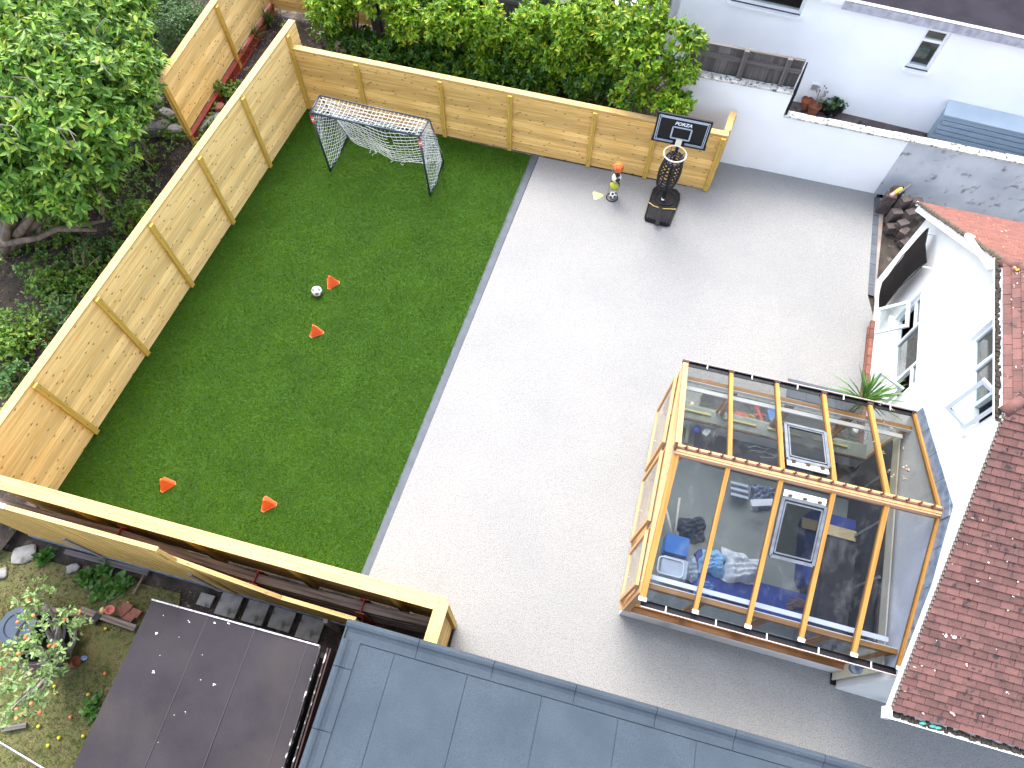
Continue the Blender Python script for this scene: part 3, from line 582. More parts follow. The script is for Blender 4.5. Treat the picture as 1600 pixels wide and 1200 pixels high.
# pale blue storage lean-to
LBLUE = mk('pale_blue_board', (.33, .42, .50), (.27, .36, .45), scale=3, rough=.6, stretch=(1, 1, 4)); LBLUE2 = mk('pale_blue_top', (.42, .49, .54), (.36, .44, .5), scale=3, rough=.5)
A_, B_ = Z(G(1448, 213, nz), nz), None
sx0 = nx(1452, 204); sx1 = 12
st = thing('storage_shed', 'pale blue grey boarded storage box against the white house at far right', 'shed', Z(nL+ndir*sx0-nn_*.4, nz))
fd = .30; topf, topb = 1.36, 1.50
mb = MB()
for i in range(6):
    z0_ = nz+.02+(topf-nz)*i/6; z1_ = nz+(topf-nz)*(i+1)/6; mb.prism([p-nn_*(fd+.01*(i % 2)) for p in nrect(sx0, sx1, z0_, z1_-.006)], nn_*.03)
mb.build('front_boards', LBLUE, st)
mb = MB(); mb.prism([Z(nL+ndir*sx0-nn_*fd, nz), Z(nL+ndir*sx0-nn_*.01, nz), Z(nL+ndir*sx0-nn_*.01, topb), Z(nL+ndir*sx0-nn_*fd, topf)], ndir*.03); mb.build('side_panel', LBLUE, st)
mb = MB(); mb.prism([Z(nL+ndir*(sx0-.05)-nn_*(fd+.05), topf+.02), Z(nL+ndir*sx1-nn_*(fd+.05), topf+.02), Z(nL+ndir*sx1-nn_*.01, topb+.02), Z(nL+ndir*(sx0-.05)-nn_*.01, topb+.02)], V((0, 0, .03))); mb.build('lid', LBLUE2, st)
# pots
TERRA = mk('terracotta', (.30, .10, .05), (.2, .07, .04), scale=8, rough=.9)
LEAFD = leafmat('small_dark_leaf', [(.018, .05, .012), (.03, .085, .02), (.05, .12, .03), (.10, .16, .04)])
def pot(u, v, rad, h, m, label, dry=False, leafy=False, bowl=False):
    p = G(u, v, nz); t = thing('flower_pot', label, 'flower pot', p, 'pots by the white house wall'); mb = MB(); mb.lathe(p, [(0, 0), (rad*.7, 0), (rad, h), (rad*1.06, h), (rad*1.06, h-.03), (rad*.9, h-.03), (rad*.88, h-.05), (0, h-.05)], 20); mb.build('pot', m, t, smooth=False)
    if dry:
        mb = MB()
        for i in range(16):
            a = random.uniform(0, 6.28); q = p+V((math.cos(a)*.12, math.sin(a)*.12, h+random.uniform(.2, .45))); mb.tube([p+V((0, 0, h-.05)), L(p+V((0, 0, h)), q, .5)+V((0, 0, .05)), q], [.006, .005, .004], 4); mb.ball(q, .022, 4)
        mb.build('dry_stems', mk('dry_stem', (.35, .3, .3), (.2, .15, .14), scale=20), t)
    if leafy:
        T = np.array([[p.x+random.gauss(0, rad*.6), p.y+random.gauss(0, rad*.6), p.z+h+random.uniform(0, .18)] for _ in range(90)]); D = RNG.normal(size=(90, 3))*.5+np.array([0, 0, 1])
        leaves('foliage', T, D, LEAFD, t, n=5, ln=.06, wd=.02)
    return t
pot(1257, 168, .14, .22, TERRA, 'empty terracotta pot at the left end of the row of pots', )
pot(1268, 177, .15, .25, TERRA, 'orange clay pot holding tall dry seed heads', dry=True)
pot(1297, 176, .24, .2, BLACKP, 'wide black tub of green leaves by the white wall', leafy=True)
pot(1283, 172, .1, .16, BLACKP, 'small black plant pot between the clay pot and wide tub')
# ================================================================== THINGS AT TOP EDGE
WF = mk('white_paint_metal', (.75, .77, .8), rough=.4)
p = G(985, 4, .8); r = thing('garden_chair', 'white metal garden furniture glimpsed over the grey fence at the top edge', 'chair', Z(p, .1))
mb = MB()
for i in range(5): mb.tube([p+V((-.35+i*.17, .3, 0)), p+V((-.35+i*.17, .3, .55))], .018, 6)
mb.build('backrest', WF, r); mb = MB(); mb.box(p+V((0, .05, 0)), V((.4, 0, 0)), V((0, .25, 0)), V((0, 0, .02))); mb.build('seat', WF, r)
for sx in (-.36, .36):
    for sy in (-.15, .28): mb = MB(); mb.tube([p+V((sx, sy, 0)), p+V((sx, sy, -.75))], .018, 6); mb.build('leg', WF, r)
p = G(236, 14, .6); r = thing('covered_tank', 'white covered tank with a dark blue rim behind the tree at top left', 'tank', Z(p, .1))
mb = MB(); mb.lathe(Z(p, .1)+V((-.5, .3, 0)), [(0.0, .9), (.5, .88), (.98, .8), (1.0, .78)], 32); mb.build('cover', mk('white_cover', (.72, .75, .8), (.6, .66, .74), scale=3, rough=.6), r, smooth=True)
mb = MB(); mb.lathe(Z(p, .1)+V((-.5, .3, 0)), [(1.0, .0), (1.04, .7), (1.05, .8), (1.0, .8)], 32); mb.build('rim', mk('dark_blue_rim', (.02, .05, .09), rough=.5), r, smooth=True)
# ================================================================== RIGHT HOUSE
hn = V((hd.y, -hd.x, 0)).normalized()                     # into the house (east)
if hn.x < 0: hn = -hn
WALLN = hn
hv0 = H0-hn*.18                                            # verge plane
def HP(u, v): return ONP(H0, H0+hd, u, v)
def VP_(u, v): return ONP(hv0, hv0+hd, u, v)
def hs(p): return (Z(p, 0)-H0).dot(hd)
eN, hN, hS_, eS = VP_(1438, 318), VP_(1566, 411), VP_(1576, 640), VP_(1394, 1106)
sEN, sHN, sHS, sES = [hs(p) for p in (eN, hN, hS_, eS)]
zH = (hN.z+hS_.z)/2; zEN, zES = eN.z, eS.z
house = thing('house', 'white rendered house with maroon tiled half hipped roof along the right side', 'house', H0)
wN = sEN-.25                                               # north corner of wall
def hp(s, z, o=0.0): return Z(H0+hd*s-hn*o, z)
def hrect(a, b, c, d): return [hp(a, c), hp(b, c), hp(b, d), hp(a, d)]
def zroof(s):                                              # underside of verge at s
    return min(zEN+(zH-zEN)*(sEN-s)/(sEN-sHN), zES+(zH-zES)*(s-sES)/(sHS-sES), zH)
# windows in wall coords
b1 = [hs(HP(1437, v)) for v in (457, 497, 555, 590)]      # top line positions
z1t, z1b = HP(1436, 500).z, HP(1393, 560).z
c1 = [hs(HP(1521, v)) for v in (524, 572, 628, 668)]
z2b = HP(1513, 600).z; z2t = z2b+.95
W1 = (b1[3], b1[0], z1b, z1t); W2 = (c1[3], c1[0], z2b, min(z2t, zH-.12))
DR = (b1[0]+.35, b1[0]+1.25, .05, 1.35)
ops = sorted([W1, W2], key=lambda o: o[2])
# wall polygon built from vertical strips under the roof line with window holes
mb = MB(); cuts = sorted(set([0.0, wN, sHS, sHN, W1[0], W1[1], W2[0], W2[1]]+[sHS+(0-sHS)*.5]))
for i in range(len(cuts)-1):
    a, b = cuts[i], cuts[i+1]; m_ = (a+b)/2; za, zb = zroof(a)-.03, zroof(b)-.03; lo = 0.0
    hs_ = [o for o in (W1, W2) if o[0]-1e-6 <= m_ <= o[1]+1e-6]
    for o in sorted(hs_, key=lambda q: q[2]):
        mb.prism([hp(a, lo), hp(b, lo), hp(b, o[2]), hp(a, o[2])], hn*.13); lo = o[3]
    mb.prism([hp(a, lo), hp(b, lo), hp(b, zb), hp(a, za)], hn*.13)
mb.build('wall', HOUSEW, house)
mb = MB(); mb.prism([hp(0, 0, -.132), hp(0, 0, -.132)+he*8, hp(0, zES-.05, -.132)+he*8, hp(0, zES-.05, -.132)], hd*.2); mb.build('wall', HOUSEW, house)
mb = MB(); mb.prism([hp(wN, 0, -.132), hp(wN, 0, -.132)+he*8, hp(wN, zEN-.05, -.132)+he*8, hp(wN, zEN-.05, -.132)], -hd*.2); mb.build('wall', HOUSEW, house)
mb = MB(); mb.prism([hp(.3, 0, -2.2), hp(wN-.3, 0, -2.2), hp(wN-.3, 1.7, -2.2), hp(sHN, zH-.2, -2.2), hp(sHS, zH-.2, -2.2), hp(.3, 1.7, -2.2)], hn*.05); mb.build('inner_wall', mk('inside_plaster', (.16, .17, .165), (.10, .105, .10), scale=2, rough=.9), house)
mb = MB(); mb.prism([hp(.3, 2.35, -.3), hp(wN-1.2, 2.35, -.3), hp(wN-1.2, 2.35, -2.2), hp(.3, 2.35, -2.2)], V((0, 0, .05))); mb.build('upper_floor', mk('inside_floor', (.25, .22, .18), rough=.8), house)
# plinth
mb = MB(); s_ = 3.9
while s_ < wN-1.4:
    for k in range(2): mb.prism([hp(s_+.11*k, .0, .1+.002*k), hp(s_+.215+.11*k, .0, .1+.002*k), hp(s_+.215+.11*k, .07+0*k, .1+.002*k), hp(s_+.11*k, .07, .1+.002*k)], hn*.1) if k == 0 else mb.prism([hp(s_+.11, .075, .085), hp(s_+.325, .075, .085), hp(s_+.325, .14, .085), hp(s_+.11, .14, .085)], hn*.085)
    s_ += .225
mb.build('brick_plinth', BRICK, house)
# windows
def sash(par, a, b, c, d, hinge, ang, axis='v', fw=.055, o=.0, name='casement'):
    """casement opening outwards; hinge 'a','b' side, or 'top'"""
    mb = MB(); gb = MB()
    if hinge == 'top': base = hp(a, d, o); wv_ = hd*(b-a); hv_ = (V((0, 0, -1))*math.cos(ang)-hn*math.sin(ang))*(d-c)
    elif hinge == 'a': base = hp(a, d, o); wv_ = (hd*math.cos(ang)-hn*math.sin(ang))*(b-a); hv_ = V((0, 0, -1))*(d-c)
    else: base = hp(b, d, o); wv_ = (-hd*math.cos(ang)-hn*math.sin(ang))*(b-a); hv_ = V((0, 0, -1))*(d-c)
    W_, H_ = wv_.length, hv_.length; wu, hu = wv_/W_, hv_/H_; nn = wu.cross(hu).normalized()
    def P(x, y): return base+wu*x+hu*y
    for x0, x1, y0, y1 in ((0, W_, 0, fw), (0, W_, H_-fw, H_), (0, fw, fw, H_-fw), (W_-fw, W_, fw, H_-fw)): mb.prism([P(x0, y0), P(x1, y0), P(x1, y1), P(x0, y1)], nn*.045)
    so_ = mb.build(name, FRAMEW, par); gb.prism([P(fw, fw)+nn*.02, P(W_-fw, fw)+nn*.02, P(W_-fw, H_-fw)+nn*.02, P(fw, H_-fw)+nn*.02], nn*.006); gb.build('pane', GLASSW, so_)
def hwindow(W, bays, transom, par, opens):
    a, b, c, d = W; fw = .06; mb = MB()
    def bar(x0, x1, y0, y1): mb.prism([p+hn*.05 for p in hrect(x0, x1, y0, y1)], hn*.07)
    bar(a, b, c, c+fw); bar(a, b, d-fw, d); bar(a, a+fw, c+fw, d-fw); bar(b-fw, b, c+fw, d-fw)
    for x in bays: bar(x-fw/2, x+fw/2, c+fw, d-fw)
    ee = [a+fw/2]+list(bays)+[b-fw/2]
    for i in transom: bar(ee[i]+fw/2, ee[i+1]-fw/2, c+(d-c)*.68, c+(d-c)*.68+fw)
    o = mb.build('window', FRAMEW, par)
    for i in range(len(ee)-1):
        x0, x1 = ee[i]+fw/2, ee[i+1]-fw/2; y0, y1 = c+fw, d-fw; ts = c+(d-c)*.68
        if i in opens:
            h_, an = opens[i]; top_ = ts if i in transom else y1; sash(o, x0-.03, x1+.03, y0-.02, top_, h_, an, o=.02)
            if i in transom: gb = MB(); gb.prism([p+hn*.08 for p in hrect(x0, x1, ts+fw, y1)], hn*.006); gb.build('pane', HGLASS, o)
        else: gb = MB(); gb.prism([p+hn*.08 for p in hrect(x0, x1, y0, y1)], hn*.006); gb.build('pane', HGLASS, o)
    mb = MB(); mb.prism([p-hn*.1 for p in hrect(a-.06, b+.06, c-.045, c-.002)], hn*.14); mb.build('sill', UPVC, o)
    return o
hwindow(W1, sorted(b1[1:3]), (0, 2), house, {0: ('a', math.radians(62)), 2: ('top', math.radians(40))})
hwindow(W2, sorted(c1[1:3]), (), house, {0: ('a', math.radians(48))})
for k, (s_, z_) in enumerate([((c1[1]+c1[2])/2, z2b+.06), (c1[3]+.3, z2b+.06)]):
    p = hp(s_, z_, -.33); mb = MB(); mb.lathe(p, [(0, 0), (.05, 0), (.07, .1), (0, .1)], 10); mb.ball(p+V((0, 0, .17)), .07, 6); o = mb.build('window_ornament', mk('ornament_orange', (.5, .22, .05), (.3, .15, .05), scale=10), origin=p)
    tag(o, ['small orange ornament on the sill of the upper window, middle pane', 'small orange ornament on the upper sill behind the open casement'][k], 'ornament')
# bargeboards + soffit
def vpt(s, z, o=0.0): return Z(hv0+hd*s-hn*o, z)
for (sa, za, sb, zb, nm) in ((sEN, zEN, sHN, zH, 'N'), (sES, zES, sHS, zH, 'S')):
    mb = MB(); mb.prism([vpt(sa, za-.20), vpt(sb, zb-.20), vpt(sb, zb-.03), vpt(sa, za-.03)], hn*.025); mb.build('bargeboard', UPVC, house)
    mb = MB(); mb.prism([vpt(sa, za-.19)+hn*.026, vpt(sb, zb-.19)+hn*.026, vpt(sb, zb-.19)+hn*.179, vpt(sa, za-.19)+hn*.179], V((0, 0, .012))); mb.build('soffit', UPVC, house)
mb = MB(); mb.prism([vpt(sHS-.05, zH-.17), vpt(sHN+.05, zH-.17), vpt(sHN+.05, zH-.02), vpt(sHS-.05, zH-.02)], hn*.02); mb.build('fascia', UPVC, house)
# roof planes
sR = (sHN*(zH-zES)/(sHS-sES)*1.0+0) if False else None
kN_, kS_ = (zH-zEN)/(sEN-sHN), (zH-zES)/(sHS-sES)
sRid = (zEN-zES+kN_*sEN+kS_*sES)/(kN_+kS_); zRid = zES+kS_*(sRid-sES)
Dh = (zRid-zH)/math.tan(math.radians(38)); EX = 5.2; eR = he
def rp(s, z, e): return Z(hv0+hd*s+eR*e, z)
def tiles(name, a, b, up, nrows, wfun, m, tw=.165, th=.014):
    """a..b eave line dir; up = slope vector per row; wfun(row)->(start,end) along the eave dir"""
    mb = MB(); ed = (b-a).normalized(); un = up.normalized(); nr = ed.cross(un).normalized(); nr = nr if nr.z > 0 else -nr; g = up.length
    for i in range(nrows):
        x0, x1 = wfun(i); off = (i % 2)*tw/2; x = math.floor(x0/tw)*tw-off
        while x < x1:
            l, r_ = max(x, x0)+.003, min(x+tw, x1)-.002
            if r_-l > .02:
                c = a+ed*((l+r_)/2)+up*(i+.42)+nr*(.012+random.uniform(-.003, .003)); tl = random.uniform(-.006, .006)
                mb.box(c, ed*((r_-l)/2)+nr*tl*.3, un*(g*.62)-nr*.011, nr*th/2)
            x += tw
    return mb.build(name, m, house)
# south slope
gz = .088
def slope(name, s0, z0, s1, z1, hipstart, m, topz_):
    a = rp(s0, z0, 0); Lh = math.hypot(s1-s0, z1-z0); rows_total = int(math.hypot(sRid-s0, topz_-z0)/.1); upv = (rp(s1, z1, 0)-rp(s0, z0, 0)).normalized()*.1
    def wf(i):
        zc = z0+upv.z*(i+.5); return ((0 if zc < zH else (zc-zH)/(zRid-zH)*Dh), EX)
    mbu = MB(); q = [rp(s0, z0-.02, .02), rp(s0, z0-.02, EX), rp(sRid, topz_-.02, EX), rp(sRid, topz_-.02, Dh), rp(s1, z1-.02, .02)]; mbu.prism(q, V((0, 0, -.03))); mbu.build('roof_deck', DARKW, house)
    o = tiles(name, a, rp(s0, z0, 1), upv, rows_total, wf, m); return upv, a
upS, aS = slope('roof_tiles', sES, zES, sHS, zH, 0, TILE, zRid)
upN, aN = slope('roof_tiles', sEN, zEN, sHN, zH, 0, TILE2, zRid)
# half hip
ua = rp(sHS, zH, 0); ub = rp(sHN, zH, 0); Lw = (ub-ua).length; topw = rp(sRid, zRid, Dh); mid = ua+(ub-ua)*((sRid-sHS)/(sHN-sHS)); upw = (topw-mid); rt = int(upw.length/.1)
tiles('hip_tiles', ua, ub, upw.normalized()*.1, rt, lambda i: ((sRid-sHS)*(i/rt), Lw-(sHN-sRid)*(i/rt)), TILE)
mb = MB(); mb.prism([ua-V((0, 0, .03)), ub-V((0, 0, .03)), topw-V((0, 0, .03))], V((0, 0, -.02))); mb.build('roof_deck', DARKW, house)
def caps(p, q, m, name='hip_caps', r0=.075, n=None):
    n = n or int((q-p).length/.22); d = (q-p).normalized(); mb = MB()
    for i in range(n):
        a, b = L(p, q, i/n), L(p, q, (i+1.08)/n); mb.tube([a+V((0, 0, -.04)), b+V((0, 0, -.025))], [r0*1.06, r0*.94], n=12)
    return mb.build(name, m, house, smooth=True)
caps(ua, topw, TILE); caps(ub, topw, TILE); caps(topw, rp(sRid, zRid, EX), TILE)
# verge mortar / moss edges
mb = MB()
for sa, za, sb, zb in ((sEN, zEN, sHN, zH),):
    n = 90
    for i in range(n):
        t = i/n; s_ = sa+(sb-sa)*t; z_ = za+(zb-za)*t; c = vpt(s_, z_-.005, .015); mb.box(c, hd*.03*random.uniform(.7, 1.3), hn*.02*random.uniform(.5, 1.3), V((0, 0, random.uniform(.015, .032))))
mb.build('verge_mortar', mk('mossy_mortar', (.16, .12, .085), (.07, .055, .04), scale=30, rough=1), house)
mb = MB()
n = 70
for i in range(n):
    t = i/n; s_ = sES+(sHS-sES)*t; z_ = zES+(zH-zES)*t; mb.box(vpt(s_, z_-.008, .004), hd*.028, hn*.01, V((0, 0, .014)))
mb.build('verge_mortar', mk('grey_mortar', (.18, .14, .12), (.12, .1, .09), scale=30, rough=1), house)
# lichen spots
lm = MB(); ym = MB()
def spot(mb, base, r0):
    n = random.randint(3, 6)
    for k in range(n):
        c = base+V((random.uniform(-r0, r0), random.uniform(-r0, r0), 0)); mb.ball(c, r0*random.uniform(.35, .7), 5, sq=(1, 1, .35))
for i in range(110):
    t = random.random(); x = random.uniform(.02, 3.2); k = random.uniform(0, (sHS-sES)); s_ = sES+k; z_ = zES+kS_*k; spot(lm, rp(s_, z_+.032, x), random.uniform(.006, .016) if random.random() < .85 else .028)
for i in range(60):
    k = random.uniform(0, sEN-sHN); spot(lm, rp(sEN-k, zEN+kN_*k+.032, random.uniform(.05, 2.2)), random.uniform(.006, .014))
for i in range(60):
    t = random.uniform(0, .5); s_ = random.uniform(sHS+.1, sHN-.1); p = rp(s_, zH, 0)+(upw.normalized()*t*1.2)+V((0, 0, .03)); spot(lm, p, random.uniform(.006, .018))
for i in range(9): spot(ym, rp(sHN-random.uniform(0, .35), zH+.03+random.uniform(0, .12), random.uniform(.05, .4)), .03)
lm.build('lichen', LICHEN, house); ym.build('lichen', YLICHEN, house)
mm = MB()
for i in range(60):
    k = random.uniform(0, (sHS-sES)); spot(mm, rp(sES+k, zES+kS_*k+.028, random.uniform(.02, 3.2)), random.uniform(.012, .022))
mm.build('moss', MOSS, house)
# gutters
def gutter(a, b, outd, r=.055, z=-.05, label=None, name='gutter', mossy=True, m=UPVC):
    mb = MB(); d = (b-a).normalized(); prof = [(-1, 0), (-.95, -.5), (-.6, -.9), (0, -1), (.6, -.9), (.95, -.5), (1, 0), (.85, 0), (.8, -.45), (.5, -.75), (0, -.85), (-.5, -.75), (-.8, -.45), (-.85, 0)]
    c0 = a+outd*r+V((0, 0, z)); mb.prism([c0+outd*x*r+V((0, 0, y*r)) for x, y in prof], (b-a)); o = mb.build(name, m, house)
    if mossy:
        ms = MB(); n = int((b-a).length/.03)
        for i in range(n):
            c = L(a, b, (i+.5)/n)+outd*(r+random.uniform(-.02, .02))+V((0, 0, z-r*.5+random.uniform(-.006, .012))); ms.box(c, d*.02, outd*random.uniform(.02, .035), V((0, 0, .012)))
        ms.build('moss', MOSS, o)
    return o
so_dir = -hd; gS = gutter(rp(sES, zES, -.04), rp(sES, zES, EX), so_dir, r=.065)
mb = MB(); mb.box(rp(sES, zES-.07, -.03)+so_dir*.065, eR*.035, so_dir*.075, V((0, 0, .075))); mb.build('gutter_end', UPVC, house)
mb = MB()
for u, v in ((1446, 1135), (1470, 1143), (1462, 1140)): q = rp(sES, zES, 0)+eR*((Z(G(u, v, zES), 0)-Z(rp(sES, zES, 0), 0)).dot(eR))+so_dir*.07+V((0, 0, -.055)); mb.ball(q, .035, 6, sq=(1.4, .6, .4))
mb.build('debris', mk('teal_scrap', (.02, .28, .22), (.1, .3, .25), scale=20, rough=.6), gS)
gutter(rp(sEN, zEN, -.04), rp(sEN, zEN, EX), hd, r=.05)
gutter(rp(sHS-.1, zH, 0), rp(sHN+.06, zH, 0), -hn, r=.055)
dp = MB(); pA_, pB_ = vpt(sHN-.05, zH-.16, .09), VP_(1522, 371)-hn*.1
dp.tube([pA_+V((0, 0, .06)), pA_, pB_, pB_+hn*.1+V((0, 0, -.02))], .045, 12); dp.build('downpipe', UPVC, house, smooth=True)
# lead flashing on the wall above conservatory
mb = MB()
def fl(a, b, w0, w1): mb.prism([a-hn*.012, b-hn*.012, b-hn*.012+V((0, 0, w1)), a-hn*.012+V((0, 0, w0))], hn*.01)
E1, E2, E3 = hp(hs(SEe), 1.98), Z(H0+hd*hs(REp), 2.9), hp(hs(NEe), 1.98)
for i in range(4): fl(L(E1, E2, i/4), L(E1, E2, (i+1)/4-.004), .27, .27); fl(L(E3, E2, i/4), L(E3, E2, (i+1)/4-.004), .27, .27)
mb.prism([E2-hd*.14-hn*.03+V((0, 0, .02)), E2+hd*.14-hn*.03+V((0, 0, .02)), E2+hd*.14-hn*.03+V((0, 0, .22)), E2-hd*.14-hn*.03+V((0, 0, .22))], hn*.02)
mb.build('lead_flashing', LEAD, house)
# black screen in front of door
sc = thing('door_screen', 'wavy black fabric screen standing off the white wall on pale brackets', 'screen', hp(hs(HP(1420, 400)), .3))
o20 = H0-hn*.2
def SP(u, v): return ONP(o20, o20+hd, u, v)
cA, cB, cC, cD = SP(1449, 356), SP(1446, 409), SP(1374, 486), SP(1379, 441)
mb = MB(); n = 16; g = []
for i in range(n+1):
    for j in range(n+1):
        t, s_ = i/n, j/n; p = L(L(cA, cB, s_), L(cD, cC, s_), t); bow = math.sin(t*math.pi)*.03+math.sin(t*7)*.012; p = p-hn*(bow+.03*math.sin(s_*math.pi))+hd*(.03*math.sin(t*math.pi)*(1-2*s_))*-1; g.append(p)
for i in range(n):
    for j in range(n):
        q = [g[i*(n+1)+j], g[i*(n+1)+j+1], g[(i+1)*(n+1)+j+1], g[(i+1)*(n+1)+j]]; mb.face(q); mb.face([x+hn*.012 for x in q[::-1]])
mb.build('fabric', mk('black_fabric', (.007, .006, .006), (.011, .009, .009), scale=4, rough=.9, spec=.1), sc, smooth=True)
mb = MB()
ring = [cA, cB, cC, cD]
for i in range(4):
    a_, b_ = ring[i], ring[(i+1) % 4]; mb.tube([a_+hn*.02, L(a_, b_, .5)+hn*.0-hn*(.03 if i % 2 else .02), b_+hn*.02], .009, 6)
mb.build('edge_frame', BLACKM, sc)
for t in (0.02, .98):
    for q_, r_ in ((cA, cD), (cB, cC)):
        p = L(q_, r_, t*.86+.06); mb = MB(); mb.tube([p+hn*.01, p+hn*.2], .014, 8); mb.build('bracket', UPVC, sc)
# conservatory ------------------------------------------------------
cons = thing('conservatory', 'timber framed glass conservatory with ridged roof against the white house', 'conservatory', Z(SWe, 0))
def CQ(s, t, z, ins=.10):
    a, b, c, d = SWe, SEe, NEe, NWe; w_ = (b-a).length; h_ = (d-a).length; s2 = -.05/w_+s*(1+.05/w_); t2 = ins/h_+t*(1-2*ins/h_)
    return Z(L(L(a, b, s2), L(d, c, s2), t2), z)
mb = MB(); mb.face([CQ(0, 0, .03), CQ(1, 0, .03), CQ(1, 1, .03), CQ(0, 1, .03)]); mb.build('floor', mk('sage_floor', (.24, .26, .22), (.20, .22, .19), scale=2, detail=6, rough=.5), cons)
def cwall(p, q, name_, dz=.42, bays=4, th=.10, outn=None, openings=None, white=True, zt=1.95):
    d = (q-p).normalized(); o = outn; mb = MB(); mb.prism([Z(p, 0)+o*0, Z(q, 0)+o*0, Z(q, dz), Z(p, dz)], -o*.12); mb.build('dwarf_wall', HOUSEW, cons)
    mb = MB(); mb.beam(Z(p, dz+.012)-o*.075, Z(q, dz+.012)-o*.075, .13, .03); mb.build('sill', CEDARD, cons)
    mb = MB(); mb.beam(Z(p, zt-.05)-o*.14, Z(q, zt-.05)-o*.14, .07, .08); mb.build('head_beam', CEDAR, cons)
    mb = MB(); mb.beam(Z(p, zt-.05)-o*.181, Z(q, zt-.05)-o*.181, .01, .08); mb.build('head_board', UPVC, cons)
    for i in range(bays+1):
        c = L(p, q, .016+.968*i/bays)-o*.13; mb = MB(); mb.beam(Z(c, dz+.04), Z(c, zt-.10), .065, .06, up=o); mb.build('mullion', CEDARM, cons)
    for i in range(bays):
        if openings and i in openings: continue
        a, b = L(p, q, i/bays)+d*.04, L(p, q, (i+1)/bays)-d*.04; f = .05; mb = MB()
        f = .035; oo = -o*.125
        for (x0, x1, y0, y1) in ((0, 1, dz+.03, dz+.03+f), (0, 1, zt-.1-f, zt-.1)): mb.beam(Z(L(a, b, x0), (y0+y1)/2)+oo, Z(L(a, b, x1), (y0+y1)/2)+oo, .04, f)
        for c_ in (a+d*.015, b-d*.015): mb.beam(Z(c_, dz+.06)+oo, Z(c_, zt-.1-f)+oo, .04, .03, up=o)
        mb.build('window_frame', CEDARM, cons); gb = MB(); gb.prism([Z(a, dz+.065)+oo, Z(b, dz+.065)+oo, Z(b, zt-.135)+oo, Z(a, zt-.135)+oo], -o*.006); gb.build('pane', GLASSW, cons)
pSW, pSE, pNE, pNW = CQ(0, 0, 0), CQ(1, 0, 0), CQ(1, 1, 0), CQ(0, 1, 0)
cd = (pSE-pSW).normalized(); cs_ = V((cd.y, -cd.x, 0)); cw = V((-1, 0, 0)); wdv = (pNW-pSW).normalized(); cw = V((-wdv.y, wdv.x, 0))
cwall(pSW, pSE, 'south', outn=cs_); cwall(pNW, pNE, 'north', outn=-cs_ if False else V((-cd.y, cd.x, 0)))
mid_w = [0, .27, .62, 1.0]
dz, zt = .42, 1.95
mb = MB(); mb.prism([Z(pSW, 0), Z(pNW, 0), Z(pNW, dz), Z(pSW, dz)], -cw*.12); mb.build('dwarf_wall', HOUSEW, cons)
mb = MB(); mb.beam(Z(pSW, dz+.02)-cw*.03, Z(pNW, dz+.02)-cw*.03, .2, .04); mb.build('sill', CEDARP, cons)
mb = MB(); mb.beam(Z(pSW, zt-.03)-cw*.05, Z(pNW, zt-.03)-cw*.05, .1, .10); mb.build('head_beam', CEDARP, cons)
for t in mid_w:
    c = L(pSW, pNW, .01+.98*t)-cw*.05; mb = MB(); mb.beam(Z(c, dz+.04), Z(c, zt-.08), .08, .1, up=cw); mb.build('mullion', CEDARP, cons)
def tophung(t0, t1, ang, z0=.50, z1=1.88):
    a, b = L(pSW, pNW, t0), L(pSW, pNW, t1); dn = V((0, 0, -1))*math.cos(ang)+cw*math.sin(ang); H_ = z1-z0; f = .06; mb = MB()
    A, B = Z(a, z1)+cw*.02, Z(b, z1)+cw*.02; C_, D_ = B+dn*H_, A+dn*H_; nn = (B-A).normalized().cross(dn).normalized(); wd_ = (B-A).normalized()
    def P(x, y): return A+wd_*x+dn*y
    W_ = (B-A).length
    for x0, x1, y0, y1 in ((0, W_, 0, f), (0, W_, H_-f, H_), (0, f, f, H_-f), (W_-f, W_, f, H_-f)): mb.prism([P(x0, y0), P(x1, y0), P(x1, y1), P(x0, y1)], nn*.045)
    o = mb.build('open_window', CEDARP, cons); gb = MB(); gb.prism([P(f, f)+nn*.02, P(W_-f, f)+nn*.02, P(W_-f, H_-f)+nn*.02, P(f, H_-f)+nn*.02], nn*.006); gb.build('pane', GLASSW, o)
    mb = MB(); mb.tube([P(W_/2, H_)+V((0, 0, .02)), Z(L(a, b, .5), z0)], .01, 6); mb.build('stay', UPVC, o)
tophung(.29, .60, math.radians(2)); tophung(.64, .97, math.radians(1.5)); tophung(.03, .25, math.radians(1))
# gable end glazing
rW = Z(L(L(SWe, NWe, .5), RWp, .9), 0); gm = Z(RWp, 0)+(-cw)*.08
mb = MB(); mb.beam(Z(gm, 1.97), Z(gm, 2.82), .08, .07, up=cw); mb.build('king_post', CEDARP, cons)
gb = MB(); gb.prism([Z(pSW, 2.0)-cw*.05+wdv*.05, Z(pNW, 2.0)-cw*.05-wdv*.05, Z(gm, 2.8)], -cw*.006); gb.build('gable_pane', GLASSW, cons)
# rafters, ridge, roof glass
nb = 5
Spx = [(1003, 937), (1085, 957), (1167, 980), (1250, 1001), (1332, 1024), (1405, 1046)]
Npx = [(1071, 567), (1142, 583), (1213, 599), (1286, 616), (1358, 633), (1430, 647)]
for i in range(nb+1):
    t = i/nb; rr_ = L(RWp, REp, (0, .2, .4, .595, .79, .985)[i])
    for e, nm in ((G(*Spx[i], 2.0), 's'), (G(*Npx[i], 2.0), 'n')):
        mb = MB(); wd_ = .058 if 0 < i < nb else .085; mb.beam(e+V((0, 0, .0)), rr_+V((0, 0, 0)), wd_, .09); mb.build('rafter', CEDAR if i else (CEDARP if nm == 'n' else CEDAR), cons)
        mb = MB(); dd = (rr_-e).normalized(); mb.beam(e-dd*.02+V((0, 0, .045)), e+dd*.03+V((0, 0, .045)), wd_+.03, .04); mb.build('rafter_cap', UPVC if nm == 's' else DARKW, cons)
